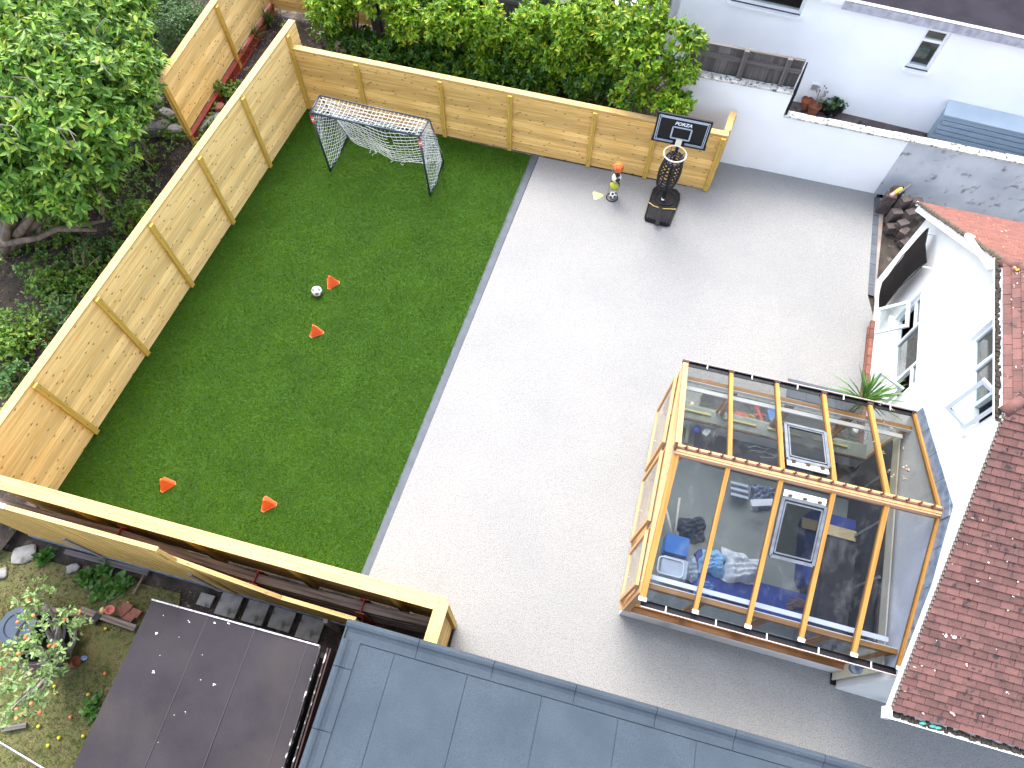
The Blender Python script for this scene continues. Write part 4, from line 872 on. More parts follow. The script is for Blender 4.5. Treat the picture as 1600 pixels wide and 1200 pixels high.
def roofp(i, t, side):
    e = G(*(Spx if side == 's' else Npx)[i], 2.0); r_ = L(RWp, REp, (0, .2, .4, .595, .79, .985)[i]); return L(e, r_, t)
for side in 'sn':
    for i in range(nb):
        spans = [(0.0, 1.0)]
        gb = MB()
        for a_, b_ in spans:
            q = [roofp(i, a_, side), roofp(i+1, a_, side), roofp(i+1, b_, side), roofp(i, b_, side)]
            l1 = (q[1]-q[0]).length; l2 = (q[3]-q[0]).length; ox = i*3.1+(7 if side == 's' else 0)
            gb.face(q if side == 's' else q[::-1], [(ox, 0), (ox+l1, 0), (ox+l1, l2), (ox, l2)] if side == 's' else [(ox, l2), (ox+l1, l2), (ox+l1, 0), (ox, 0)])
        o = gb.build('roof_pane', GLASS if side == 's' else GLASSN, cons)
ALU = mk('aluminium', (.26, .27, .29), (.18, .19, .2), scale=9, rough=.35, metal=.8)
def rooflight(side, i, t0, t1):
    q = [L(roofp(i, t, side), roofp(i+1, t, side), f) for t, f in ((t0, .1), (t0, .9), (t1, .9), (t1, .1))]; n_ = (q[1]-q[0]).cross(q[3]-q[0]).normalized(); n_ = n_ if n_.z > 0 else -n_
    q = [p+n_*.05 for p in q]; mb = MB()
    for a_, b_ in zip(q, q[1:]+q[:1]): mb.beam(a_, b_, .045, .05, up=n_)
    o = mb.build('roof_vent', ALU, cons); c = sum(q, V((0, 0, 0)))/4; mb = MB()
    qi = [c+(p-c)*.86+n_*.012 for p in q]
    for a_, b_ in zip(qi, qi[1:]+qi[:1]): mb.beam(a_, b_, .02, .03, up=n_)
    mb.build('inner_frame', ALU, o)
    gb = MB(); gb.prism([c+(p-c)*.97+n_*.005 for p in q], n_*.005); gb.build('vent_pane', GLASSN, o)
    mb = MB(); mb.beam(q[3]-n_*.02+(q[3]-q[0]).normalized()*.05, q[2]-n_*.02+(q[2]-q[1]).normalized()*.05, .12, .02, up=n_); mb.build('apron', UPVC, o)
    for k in range(3):
        mb = MB(); mb.ball(L(q[3], q[2], .15+.35*k)+(q[3]-q[0]).normalized()*.045+n_*.0, .022, 6, sq=(1.6, 1, .5)); mb.build('rust_spot', mk('rusty', (.09, .05, .035), (.05, .03, .02), scale=20, rough=1), o)
rooflight('n', 2, .50, .86); rooflight('s', 2, .48, .86)
mb = MB(); up_ = V((0, 0, 1)); rdir = (REp-RWp).normalized()
mb.beam(RWp-rdir*.04+V((0, 0, .055)), REp+V((0, 0, .055)), .12, .03); mb.build('ridge_board', CEDARP, cons)
mb = MB(); rsd = V((rdir.y, -rdir.x, 0)); mb.beam(RWp-rdir*.04+rsd*.075+V((0, 0, -.01)), REp+rsd*.075+V((0, 0, -.01)), .025, .13); mb.build('ridge_fascia', wood('salmon_timber', (.60, .34, .2), (.5, .26, .14), (.2, .1, .05), knots=False), cons)
mb = MB(); mb.beam(RWp-rdir*.04+V((0, 0, .08)), REp+V((0, 0, .08)), .03, .02)
n = 22; sd_ = V((-rdir.y, rdir.x, 0))
CREST = mk('crest_brown', (.16, .075, .05), (.1, .05, .035), scale=20, rough=.8)
for i in range(n):
    c = L(RWp, REp, (i+.6)/n)+V((0, 0, .09)); h = .075
    mb.prism([c-rdir*.008, c+rdir*.008, c+rdir*.006+V((0, 0, h)), c-rdir*.006+V((0, 0, h))], sd_*.012)
    for sg in (-1, 1): mb.prism([c+V((0, 0, h*.35)), c+rdir*sg*.035+V((0, 0, h*.75)), c+rdir*sg*.03+V((0, 0, h*.55)), c+V((0, 0, h*.1))], sd_*.01)
    mb.prism([c+rdir*.014+V((0, 0, h)), c+V((0, 0, h*1.35)), c-rdir*.014+V((0, 0, h)), c+V((0, 0, h*.8))], sd_*.012)
mb.build('ridge_cresting', CREST, cons)
mb = MB(); c = RWp-rdir*.06+V((0, 0, .07)); mb.prism([c-sd_*.06, c+sd_*.06, c+sd_*.04+V((0, 0, .09)), c+V((0, 0, .16)), c-sd_*.04+V((0, 0, .09))], rdir*.03); mb.build('finial', CREST, cons)
# eave gutters
for e0, e1, o_ in ((Z(SWe, 1.96), Z(SEe, 1.96), cs_), (Z(NWe, 1.96), Z(NEe, 1.96), V((-cd.y, cd.x, 0)))):
    mb = MB(); r = .045; prof = [(-1, 0), (-.9, -1), (.9, -1), (1, 0), (.85, 0), (.75, -.85), (-.75, -.85), (-.85, 0)]
    mb.prism([e0+o_*(.03+x*r)+V((0, 0, y*r)) for x, y in prof], (e1-e0)); g_ = mb.build('gutter', BLACKP, cons)
    for k in range(5):
        c = L(e0, e1, .1+.2*k)+o_*.04; mb = MB(); mb.box(c+V((0, 0, .002)), cd*.008, o_*.05, V((0, 0, .006))); mb.build('bracket', UPVC, g_)
    mb = MB(); mb.beam(e0+o_*.085+V((0, 0, .01)), e1+o_*.085+V((0, 0, .01)), .012, .02); mb.build('gutter_lip', mk('pink_trim', (.5, .38, .36), rough=.5), g_)
mb = MB(); p = Z(SEe, 1.9)+cs_*.03-cd*.35; mb.lathe(p+V((0, 0, -.5)), [(.0, 0), (.07, 0), (.09, .12), (0, .12)], 14); mb.tube([p, p+V((0, 0, -.45))], .03, 8); mb.build('hopper', LEAD, cons)
for yy_, o_ in ((.075, 0), (.925, 0)):
    a_, b_ = CQ(.01, yy_, 1.86), CQ(.97, yy_, 1.86); mb = MB(); mb.beam(a_, b_, .07, .03); mb.build('inner_plate', UPVC, cons)
# ---------------- things inside the conservatory
def item(name, label, cat, mb, m, p, smooth=False, group=None): o = mb.build(name, m, origin=p, smooth=smooth); return tag(o, label, cat, group)
def bx(name, label, cat, u, v, z, sx, sy, sz, rot, m, group=None, rnd=True, smooth=False):
    p = G(u, v, z); c, s_ = math.cos(rot), math.sin(rot); X, Y = V((c, s_, 0)), V((-s_, c, 0)); mb = MB(); b = .12*min(sx, sy)
    pts = []
    for ax, ay, st in ((1, 1, 0), (-1, 1, 1), (-1, -1, 2), (1, -1, 3)):
        for k in range(3): a = math.pi/2*(st+k/2); pts.append(p+X*(ax*(sx/2-b)+b*math.cos(a))+Y*(ay*(sy/2-b)+b*math.sin(a)))
    lo = [q for q in pts]; mb.prism([p+(q-p)*.94 for q in lo], V((0, 0, sz))); return item(name, label, cat, mb, m, p, smooth, group)
NAVY = mk('navy_cloth', (.028, .05, .20), (.045, .075, .27), scale=4, detail=6, rough=.9, bump=.4, bscale=20)
CLOTHW = mk('white_cloth', (.68, .69, .68), (.55, .57, .58), scale=3, detail=5, rough=.9, bump=.5, bscale=8)
CREAMF = mk('cream_board', (.66, .61, .46), (.6, .55, .42), scale=4, rough=.8)
BLUEP = mk('blue_plastic', (.03, .17, .48), (.025, .14, .42), scale=4, rough=.4)
CLEARB = mk('clear_box', (.5, .56, .6), (.42, .48, .53), scale=4, rough=.3)
DARKR = mk('dark_carpet', (.05, .045, .045), (.03, .028, .03), scale=5, rough=1)
GREYM = mk('grey_item', (.26, .28, .3), (.18, .2, .22), scale=5, rough=.6)
REDP = mk('red_plastic', (.42, .05, .03), (.35, .04, .03), scale=4, rough=.45)
YEL = mk('yellow_hose', (.5, .33, .08), (.42, .27, .07), scale=8, rough=.6)
WOODL = mk('plywood_board', (.60, .48, .26), (.5, .39, .2), scale=4, stretch=(1, 4, 1), rough=.8)
ea = math.atan2(cd.y, cd.x)
bx('sofa', 'long navy sofa along the right half of the conservatory floor', 'sofa', 1318, 880, .03, 1.75, 1.45, .4, ea, NAVY)
bx('floor_mat', 'dark mat covering the floor in the conservatory\'s back half', 'mat', 1215, 692, .035, 3.3, 1.7, .02, ea, DARKR)
bx('cardboard_sheet', 'pale plywood board lying across the navy sofa', 'board', 1310, 832, .46, 1.35, .2, .03, ea-.02, WOODL)
bx('storage_box', 'bright blue plastic storage box at the near left of the conservatory', 'box', 1052, 858, .3, .42, .34, .3, ea, BLUEP)
bx('storage_box', 'translucent pale storage box with a rounded rim in front of the blue one', 'box', 1048, 892, .3, .46, .34, .28, ea, CLEARB)
def rim(u, v, z, sx, sy, rot):
    p = G(u, v, z); c, s_ = math.cos(rot), math.sin(rot); X, Y = V((c, s_, 0)), V((-s_, c, 0)); pts = []
    for ax, ay, st in ((1, 1, 0), (-1, 1, 1), (-1, -1, 2), (1, -1, 3)):
        for k in range(4): a = math.pi/2*(st+k/3); pts.append(p+X*(ax*(sx/2-.06)+.06*math.cos(a))+Y*(ay*(sy/2-.06)+.06*math.sin(a)))
    mb = MB(); mb.tube(pts, .014, 6, closed=True); return item('plastic_rim', 'white oval lid rim on the translucent storage box', 'lid', mb, UPVC, p, True)
rim(1048, 886, .60, .42, .28, ea)
def heap(name, label, cat, u, v, z, sx, sy, sz, m, seed, rot=0):
    p = G(u, v, z); mb = MB(); n = 26; rr = random.Random(seed); ph = [rr.uniform(0, 6) for _ in range(8)]; g = []
    for i in range(n+1):
        for j in range(n+1):
            x, y = (i/n*2-1), (j/n*2-1); r = max(abs(x), abs(y))**1.0; rr2 = min(1, (x**4+y**4)**.25); k = 1+.12*math.sin(math.atan2(y, x)*3+ph[0])+.07*math.sin(math.atan2(y, x)*7+ph[1])
            h = sz*(1-rr2**3)*(.75+.2*math.sin(x*4+ph[2])*math.cos(y*3+ph[3])+.1*math.sin(x*11+y*6+ph[4])+.06*math.sin(y*17-x*5+ph[5]))
            c, s_ = math.cos(rot), math.sin(rot); X, Y = x*sx/2*k, y*sy/2*k; g.append(p+V((X*c-Y*s_, X*s_+Y*c, max(0, h))))
    for i in range(n):
        for j in range(n): mb.face([g[i*(n+1)+j], g[(i+1)*(n+1)+j], g[(i+1)*(n+1)+j+1], g[i*(n+1)+j+1]])
    o = item(name, label, cat, mb, m, p, True)
    if o.data.polygons[n*n//2].normal.z < 0: o.data.flip_normals()
    return o
heap('fabric_heap', 'crumpled white sheet heaped at the front of the conservatory', 'sheet', 1157, 888, .35, .62, .5, .35, CLOTHW, 3, ea)
heap('cushion', 'pale blue cushion propped beside the white sheet', 'cushion', 1113, 880, .35, .42, .42, .28, mk('pale_blue_cloth', (.22, .42, .62), (.3, .5, .66), scale=4, rough=.9), 5, ea)
heap('fabric_heap', 'small blue cloth bundle below the pale blue cushion', 'cloth', 1100, 918, .3, .3, .26, .2, mk('mid_blue_cloth', (.1, .2, .45), (.15, .27, .5), scale=6, rough=.9), 8, ea)
heap('rag_bag', 'grey white plastic bag between storage boxes and cushion', 'bag', 1078, 890, .3, .26, .44, .25, CLEARB, 12, ea)
bx('armchair', 'dark navy armchair seat under the cushions and sheet', 'armchair', 1125, 905, .03, 1.1, .75, .30, ea, NAVY)
heap('beanbag', 'dark ribbed mound behind the blue box', 'bag', 1080, 828, .03, .5, .45, .35, mk('dark_grey_cloth', (.05, .06, .075), (.08, .09, .11), scale=20, stretch=(1, .2, 1), rough=.9), 15)
def stick(label, a, b, r, m, name='pole', cat='pole', group=None): mb = MB(); mb.tube([a, b], r, 8); return item(name, label, cat, mb, m, a, True, group)
stick('upright pale pole leaning behind the blue box, the right one', G(1055, 832, .3), G(1062, 778, .35), .022, CREAMF)
stick('slanting pale pole behind the blue box, the left one', G(1050, 835, .3), G(1041, 795, .35), .022, CREAMF)
stick('long pale pole standing by the left windows in the back half', G(1072, 692, .1), G(1082, 628, .3), .035, CREAMF)
bx('white_board', 'white board on a heap under the second front roof bay', 'board', 1190, 786, .5, .42, .13, .04, ea+.3, CLOTHW)
heap('bag', 'dark patterned bag under the white board', 'bag', 1192, 778, .05, .5, .45, .38, mk('navy_pattern', (.05, .07, .15), (.35, .38, .42), scale=22, rough=.8), 21)
bx('step_ladder', 'grey folding step ladder lying near the ridge', 'ladder', 1157, 768, .2, .36, .30, .04, ea, GREYM)
for k in range(3): bx('shoe_rack', ['top slat', 'middle slat', 'bottom slat'][k]+' of the grey rack behind the step ladder', 'rack', 1155, 757+9*k, .3, .33, .05, .02, ea, CLEARB, group='slats of the grey rack')
heap('clothes', 'brown and orange clothes bundle on the navy sofa', 'clothes', 1305, 886, .44, .34, .22, .12, mk('orange_brown', (.3, .13, .08), (.12, .12, .2), scale=14, rough=.9), 31)
heap('throw_blanket', 'creased lighter blue blanket over the near end of the sofa', 'blanket', 1310, 945, .42, .75, .5, .14, mk('slate_cloth', (.06, .10, .28), (.09, .14, .33), scale=3, rough=.9), 33, ea)
bx('sofa', 'second navy sofa seat near the front right windows', 'sofa', 1240, 958, .03, 1.7, .55, .38, ea, NAVY)
heap('beanbag', 'brown cushion at the front centre beside the sofa', 'cushion', 1247, 945, .4, .4, .2, .12, mk('brown_cloth', (.14, .1, .1), (.1, .07, .07), scale=5, rough=.9), 35)
# hose reel etc (back half)
p = G(1155, 660, .35); r = thing('hose_reel', 'red hose reel with coiled yellow hose in the back half of the conservatory', 'hose reel', p)
mb = MB(); mb.lathe(p, [(0, 0), (.19, 0), (.2, .05), (.14, .07), (.12, .2), (0, .2)], 20, axis=(-.5, .2, .8)); mb.build('drum', REDP, r, smooth=False)
mb = MB()
for k in range(7): c = p+V((.17+.02*(k % 3), -.02, -.02+.02*k)); mb.tube([c+V((.07*math.cos(a)*(1+.05*k), .13*math.sin(a), .02*math.sin(a*2+k))) for a in [i*math.pi/9 for i in range(18)]], .009, 5, closed=True)
mb.build('hose', YEL, r, smooth=True)
p = G(1118, 660, .3); mb = MB(); rr = random.Random(4)
for k in range(9):
    cx, cy = rr.uniform(-.04, .04), rr.uniform(-.05, .05); R0 = rr.uniform(.07, .13); mb.tube([p+V((cx+R0*math.cos(a), cy+R0*1.1*math.sin(a), .01*k+.02*math.sin(a*3))) for a in [i*math.pi/8 for i in range(16)]], .007, 5, closed=True)
for k in range(5): x = rr.uniform(-.08, .08); mb.tube([p+V((x, -.08, .03)), p+V((x+.02, -.2, .05)), p+V((x-.03, -.3, .02))], .006, 5)
item('rope_coil', 'tangled cream rope coil left of the red reel', 'rope', mb, CREAMF, p, True)
p = G(1092, 648, .35); mb = MB(); mb.ball(p, .13, 10, sq=(.75, 1, .5)); item('helmet', 'white oval dish beside the rope coil', 'dish', mb, CLOTHW, p, True)
p = G(1089, 671, .3); mb = MB(); mb.ball(p, .085, 8, sq=(1, .9, .6)); item('blue_ball', 'small royal blue round object under the left rafters', 'ball', mb, mk('royal_blue', (.03, .06, .4), rough=.5), p, True)
bx('packet', 'pale blue packet right of the royal blue ball', 'packet', 1103, 676, .3, .12, .17, .05, ea-.5, CLEARB)
p = G(1188, 668, .3); mb = MB(); mb.tube([p+V((-.06, .42, .1)), p+V((-.02, .2, .12)), p+V((.02, 0, .1)), p+V((.08, -.22, .05))], [.05, .035, .045, .09], 10); mb.box(p+V((-.02, .2, .12)), V((.12, 0, 0)), V((0, .02, 0)), V((0, 0, .02))); item('garden_tool', 'orange red garden power tool lying right of the hose reel', 'tool', mb, REDP, p, True)
bx('crate', 'small blue crate right of the orange tool', 'crate', 1204, 652, .3, .17, .24, .12, ea+.3, BLUEP)
for k, (u, v, lab) in enumerate([(1107, 598, 'leftmost'), (1196, 622, 'second'), (1270, 640, 'third')]):
    bx('clamp', lab+' red clamp on the shelf under the back eave', 'clamp', u, v, 1.0, .12, .07, .05, ea, REDP)
mb = MB()
a_, b_ = CQ(.02, .94, .95), CQ(.93, .94, .95); mb.beam(a_, b_, .28, .03); item('shelf', 'grey green shelf along the back windows inside the conservatory', 'shelf', mb, mk('sage_shelf', (.3, .32, .28), (.24, .26, .23), scale=3, rough=.7), a_)
for k in range(4):
    q0_, q1_ = L(a_, b_, .04+.23*k)+V((0, 0, .04)), L(a_, b_, .04+.23*k+.17)+V((0, 0, .04)); mb = MB(); mb.beam(q0_, q1_, .035, .035); item('spirit_level', ['first', 'second', 'third', 'fourth'][k]+' yellow strip from the left on the back shelf', 'level', mb, mk('yellow_strip', (.6, .52, .2), rough=.5), q0_, group=None)
p = G(1336, 673, .5); r = thing('fan', 'round grey fan with a bright hub under the fourth back roof bay', 'fan', p)
mb = MB()
for q in (.1, .17, .24): mb.tube([p+V((q*math.cos(a), q*math.sin(a), 0)) for a in [i*math.pi/14 for i in range(28)]], .007, 5, closed=True)
for k in range(20): a = k*math.pi/10; mb.tube([p+V((.03*math.cos(a), .03*math.sin(a), .02)), p+V((.24*math.cos(a), .24*math.sin(a), 0))], .003, 4)
mb.build('cage', GREYM, r); mb = MB(); mb.lathe(p, [(0, -.03), (.06, -.03), (.05, .03), (0, .04)], 14); mb.build('hub', UPVC, r)
for k, (u, v) in enumerate([(1185, 702), (1200, 712)]):
    p = G(u, v, .3); mb = MB(); mb.tube([p+V((-.2, .03+.03*k, 0)), p+V((-.05, .06, .02)), p+V((.1, .0, .02)), p+V((.24, .04, 0)), p+V((.1, -.04, 0)), p+V((-.15, -.03, 0))], .011, 6); item('wire_loop', ['upper', 'lower'][k]+' loop of grey wire in front of the red hose reel', 'wire', mb, GREYM, p, True)
bx('box', 'pale paper box with green print seen through the back roof vent', 'box', 1265, 690, .3, .26, .13, .08, ea-.1, CLEARB)
bx('plaster_panel', 'brown stained card lying under the right back roof pane', 'card', 1405, 685, .6, .38, .28, .03, ea+.4, mk('stained_card', (.3, .22, .18), (.42, .38, .33), scale=7, rough=.9))
bx('floor_mat', 'black mat between the navy sofa and the cream house wall', 'mat', 1395, 900, .035, .75, 1.7, .02, ea, DARKR)
p1_, p2_ = CQ(.93, .06, 0), CQ(.93, .95, 0)
mb = MB(); mb.prism([Z(H0+hd*.1-hn*.08, .03), Z(H0+hd*(hs(NEe)-.1)-hn*.08, .03), Z(H0+hd*(hs(NEe)-.1)-hn*.08, 1.7), Z(H0+hd*.1-hn*.08, 1.7)], hn*.02); mb.build('inner_wall', CREAMF, cons)
mb = MB(); mb.prism([Z(H0+hd*.5-hn*.11, .03), Z(H0+hd*(hs(NEe)-.3)-hn*.11, .03), Z(H0+hd*(hs(NEe)-.3)-hn*.11, 1.5), Z(H0+hd*.5-hn*.11, 1.5)], hn*.02); do_ = mb.build('inner_door', DARKR, cons)
mb = MB()
for t_ in (.55, 1.5, 2.45, 3.3): mb.beam(Z(H0+hd*t_-hn*.125, .03), Z(H0+hd*t_-hn*.125, 1.5), .05, .03, up=hn)
mb.build('door_frame', mk('grey_frame', (.2, .2, .2), (.15, .15, .15), scale=3, rough=.6), do_)
mb = MB(); mb.prism([CQ(.80, .0, .03)+V((0, .15, 0)), CQ(.93, .0, .03)+V((0, .15, 0)), CQ(.93, .5, .03), CQ(.80, .5, .03)], V((0, 0, .9))); item('cabinet', 'dark cabinet against the cream wall at the conservatory\'s right end', 'cabinet', mb, DARKR, CQ(.85, .1, .03))
for i, (u, v) in enumerate([(237, 0)]): pass
# roof debris on glass
mb = MB()
for u, v, r0 in ((1374, 632, .02), (1395, 640, .02), (1377, 654, .025), (1382, 662, .018), (1393, 671, .03), (1413, 701, .025), (1380, 707, .02), (1416, 732, .045), (1395, 744, .03), (1413, 747, .03), (1365, 690, .02), (1390, 735, .015)):
    e = roofp(4, 0, 'n'); e2 = roofp(5, 0, 'n'); r_ = roofp(4, 1, 'n'); n_ = (e2-e).cross(r_-e).normalized(); rv_ = ray(u, v); o_ = V((0, 0, CAMH)); q = o_+rv_*(n_.dot(e-o_)/n_.dot(rv_))
    for k in range(5): mb.ball(q+V((random.uniform(-r0, r0), random.uniform(-r0, r0), .006)), r0*.45, 5, sq=(1, 1, .5))
mb.build('moss_clumps', mk('dry_moss', (.14, .10, .05), (.3, .27, .24), scale=40, rough=1), cons)
# yucca behind conservatory
def blades(name, label, cat, p, n, ln, w0, m, el=(.3, 1.3), seed=1, group=None):
    rr = random.Random(seed); r = thing(name, label, cat, p, group); mb = MB()
    for i in range(n):
        a = rr.uniform(0, 6.28); e = rr.uniform(*el); l = ln*rr.uniform(.6, 1.1); d = V((math.cos(a)*math.cos(e), math.sin(a)*math.cos(e), math.sin(e))); s_ = d.cross(V((0, 0, 1))).normalized()*w0; q = p+V((0, 0, .05))
        m1 = q+d*l*.5+V((0, 0, .02)); t = q+d*l-V((0, 0, l*.12)); mb.face([q-s_*.6, q+s_*.6, m1+s_, m1-s_]); mb.face([m1-s_, m1+s_, t])
    mb.build('leaf_blades', m, r); return r
YUC = leafmat('yucca_leaf', [(.03, .09, .02), (.06, .16, .03), (.14, .26, .06)])
yp = G(1346, 628, 1.35)
blades('yucca', 'spiky green yucca behind the conservatory by the open window', 'plant', yp, 60, .85, .018, YUC, seed=4)
mb = MB(); mb.tube([Z(yp, 0), yp+V((0, 0, .05))], .05, 8); o = mb.build('trunk', BROWNP, bpy.data.objects['yucca'])
# drain hole
p = G(1312, 1064, .01); mb = MB(); mb.box(p, cd*.15, cs_*.09, V((0, 0, .004))); tag(mb.build('drain', BLACKP, origin=p), 'dark drain gully by the conservatory\'s near right corner', 'drain')
for k in range(4):
    pk = G(1316+6*k, 1071+1.5*k, .05); mb = MB(); mb.box(pk, cd*.05, cs_*.05, V((0, 0, .04))); tag(mb.build('loose_brick', BRICK, origin=pk), ['leftmost', 'second', 'third', 'rightmost'][k]+' brown brick edging the drain gully', 'brick', 'bricks by the drain')
# ================================================================== GARAGE + SHED
gz_ = 2.4; gA = G(545, 967, gz_); gB = G(1360, 1199, gz_); gC = G(467, 1200, gz_); gd = (gB-gA).normalized(); gw = (gC-gA).normalized(); GL = 7.5; GW = 4.0
gar = thing('garage', 'flat roofed garage in blue grey felt at the bottom centre', 'garage', Z(gA, 0))
gi = V((gd.y, -gd.x, 0))
mb = MB(); mb.prism([Z(gA+gd*.08+gw*.1, 0), Z(gA+gd*GL+gi*.1, 0), Z(gA+gd*GL+gi*.1, 0)+gw*GW, Z(gA+gd*.08+gw*GW, 0)], V((0, 0, gz_-.14))); mb.build('wall', mk('dark_render', (.06, .06, .065), (.04, .04, .045), scale=5, rough=.9), gar)
mb = MB(); mb.prism([gA+V((0, 0, -.12)), gA+gd*GL+V((0, 0, -.12)), gA+gd*GL+gw*GW+V((0, 0, -.12)), gA+gw*GW+V((0, 0, -.12))], V((0, 0, .09))); mb.build('roof_deck', FELT, gar)
x = .30; k = 0; xs = [.3]
gperp = gi*math.copysign(1, gi.dot(gw)); 
mb = MB()
while x < GL:
    x2 = min(x+1.0 if k else x+.45, GL); a = gA+gd*(x)+gperp*.26; b = gA+gd*(x2-.012)+gperp*.26; kk = (gw/gw.dot(gperp))*(GW-.3)
    a0 = a+gw*0; z_ = -.026+.004*(k % 2); mb.prism([a+V((0, 0, z_)), b+V((0, 0, z_)), b+kk+V((0, 0, z_)), a+kk+V((0, 0, z_))], V((0, 0, .006))); x = x2; k += 1
o = mb.build('felt_sheet', FELT, gar)
def kerb(a, b, inn_, cuts_, nm='edge_roll'):
    d = (b-a).normalized(); prof = [(0, -.14), (0, .03), (.02, .052), (.05, .06), (.085, .045), (.11, .015), (.15, -.008), (.25, -.012), (.25, -.028)]; Ln = (b-a).length; xs = [0]+cuts_+[Ln]
    for i in range(len(xs)-1):
        if xs[i] >= Ln: break
        p = a+d*xs[i]; q = a+d*(min(xs[i+1], Ln)-.008); mb = MB(); mb.prism([p+inn_*x_+V((0, 0, y_+.002*(i % 2))) for x_, y_ in prof], q-p); mb.build(nm, FELT, gar)
kerb(gA, gA+gd*GL, gperp, [1.02, 2.05, 3.15, 4.2, 5.2, 6.3]); wperp = V((gw.y, -gw.x, 0)); wperp = wperp if wperp.x > 0 else -wperp
kerb(gA+gw*.25, gA+gw*GW, wperp, [.35, 1.1, 2.1]);
mb = MB(); mb.prism([gA+V((0, 0, -.14)), gA+gw*.25+V((0, 0, -.14)), gA+gw*.25+wperp*.02+V((0, 0, -.14)), gA+gd*.02+V((0, 0, -.14))], V((0, 0, .17))); mb.build('edge_roll', FELT, gar)
sz = 2.1
sA, sB, sC, sD = G(238, 937, sz), G(499, 1009, sz-.02), G(440, 1200, sz), G(113, 1200, sz)
shd = thing('shed', 'garden shed with a brown felt roof at bottom left', 'shed', Z(sA, 0))
sC2 = sB+(sC-sB)*2.2; sD2 = sA+(sD-sA)*2.2
mb = MB(); mb.prism([sA, sB, sC2, sD2], V((0, 0, -.03))); mb.build('roof', SHEDF, shd)
mb = MB(); cc = (sA+sB+sC2+sD2)/4; mb.prism([Z(cc+(p-cc)*.94, 0) for p in (sA, sB, sC2, sD2)], V((0, 0, sz-.08))); mb.build('wall', DARKW, shd)
mb = MB(); mb.beam(sA+V((0, 0, .006)), sB+V((0, 0, .006)), .02, .03); mb.build('roof_trim', mk('pale_trim', (.5, .48, .5), (.2, .18, .2), scale=25, rough=.7), shd)
mb = MB(); e_ = (sC2-sB).normalized(); q_ = V((-e_.y, e_.x, 0)); q_ = q_ if q_.x > 0 else -q_
mb.beam(sB+q_*.02+V((0, 0, -.02)), sC2+q_*.02+V((0, 0, -.02)), .02, .10); mb.beam(sB+q_*.10+V((0, 0, -.10)), sC2+q_*.10+V((0, 0, -.10)), .02, .03); mb.build('bargeboard', mk('flaking_board', (.03, .025, .025), (.45, .43, .42), scale=9, detail=8, rough=.8, contrast=(.52, .6)), shd)
mb = MB(); mb.prism([sB+q_*.12+V((0, 0, -.12)), sC2+q_*.12+V((0, 0, -.12)), Z(sC2+q_*.02, .1), Z(sB+q_*.02, .1)], q_*.02); mb.build('side_boards', mk('maroon_board', (.04, .018, .018), (.06, .03, .028), scale=5, stretch=(1, 1, 8), rough=.8), shd)
# laps and droppings on shed roof
mb = MB()
for t in (.34, .62, .93):
    a, b = L(sA, sB, t), L(sD2, sC2, t); mb.prism([a+V((0, 0, .0)), a+(sB-sA).normalized()*.012, b+(sB-sA).normalized()*.012, b], V((0, 0, .0035)))
mb.build('felt_laps', mk('felt_lap', (.034, .031, .036), rough=.8), shd)
mb = MB()
for (u, v, r0) in ((295, 971, .02), (336, 973, .02), (357, 974, .02), (245, 989, .025), (240, 1050, .025), (335, 1070, .022), (314, 1062, .012), (290, 1113, .012), (272, 1118, .01), (255, 962, .01), (250, 1024, .008), (280, 996, .008), (316, 1023, .008), (247, 1160, .008)):
    q = G(u, v, sz); mb = MB()
    for k in range(4): mb.ball(q+V((random.uniform(-r0, r0)*.7, random.uniform(-r0, r0)*.7, .002)), r0*.42, 5, sq=(1, .8, .2))
    mb.build('bird_dropping', mk('dropping_white', (.5, .5, .5), rough=.9), shd)
# concrete slabs behind shed
for k, (u, v, w_, h_) in enumerate([(322, 938, .26, .2), (358, 946, .38, .36), (400, 957, .38, .36), (442, 966, .40, .38), (486, 980, .42, .42)]):
    p = G(u, v, .02); mb = MB(); mb.box(p, gd*w_/2*.96, V((-gd.y, gd.x, 0))*h_/2, V((0, 0, .03))); tag(mb.build('paving_slab', CONC, origin=p), ['first', 'second', 'third', 'fourth', 'last'][k]+' mossy concrete slab counting from the left behind the shed', 'slab', 'concrete slabs behind the shed')
for k, (u, v, w_, h_, lab) in enumerate([(37, 866, .42, .32, 'round grey stepping stone with a yellow leaf near the left edge'), (114, 888, .22, .16, 'small flat grey stone right of the stepping stone'), (2, 896, .2, .2, 'pale stone at the extreme left edge')]):
    p = G(u, v, .01); blob('stone', p, (w_/2, h_/2, .035), CONC, lab, 'stone', seed=40+k, rot=.3)
mb = MB(); a, b = G(103, 862, .06), G(233, 896, .06); mb.beam(a, b, .09, .09); tag(mb.build('old_board', OLDW, origin=a), 'mossy old timber lying at the foot of the aged fence', 'timber')
mb = MB(); a, b = G(226, 897, .05), G(208, 929, .05); mb.tube([a, b], .02, 6); tag(mb.build('stick', BROWNP, origin=a), 'short stick beside the end of the mossy timber', 'stick')
mb = MB(); a, b = G(65, 950, .12), G(150, 970, .1); mb.tube([a, L(a, b, .5)+V((0, .02, .02)), b], [.05, .045, .05], 9); tag(mb.build('log', BROWNP, origin=a, smooth=True), 'brown log by the black tub at the lower left', 'log')
a, b = G(128, 952, .1), G(213, 982, .1); mb = MB(); mb.beam(a, b, .1, .09); tag(mb.build('rotten_sleeper', OLDB, origin=a), 'rotten sleeper edging beneath the pink toy by the shed', 'timber')
p = G(173, 955, .16); mb = MB(); mb.lathe(p, [(0, 0), (.05, 0), (.075, .1), (.065, .1), (.045, .02), (0, .02)], 14, axis=(.3, .1, 1)); tag(mb.build('toy_cup', mk('salmon_plastic', (.62, .2, .17), rough=.5), origin=p, smooth=True), 'salmon pink plastic cup on the sleeper by the shed', 'cup')
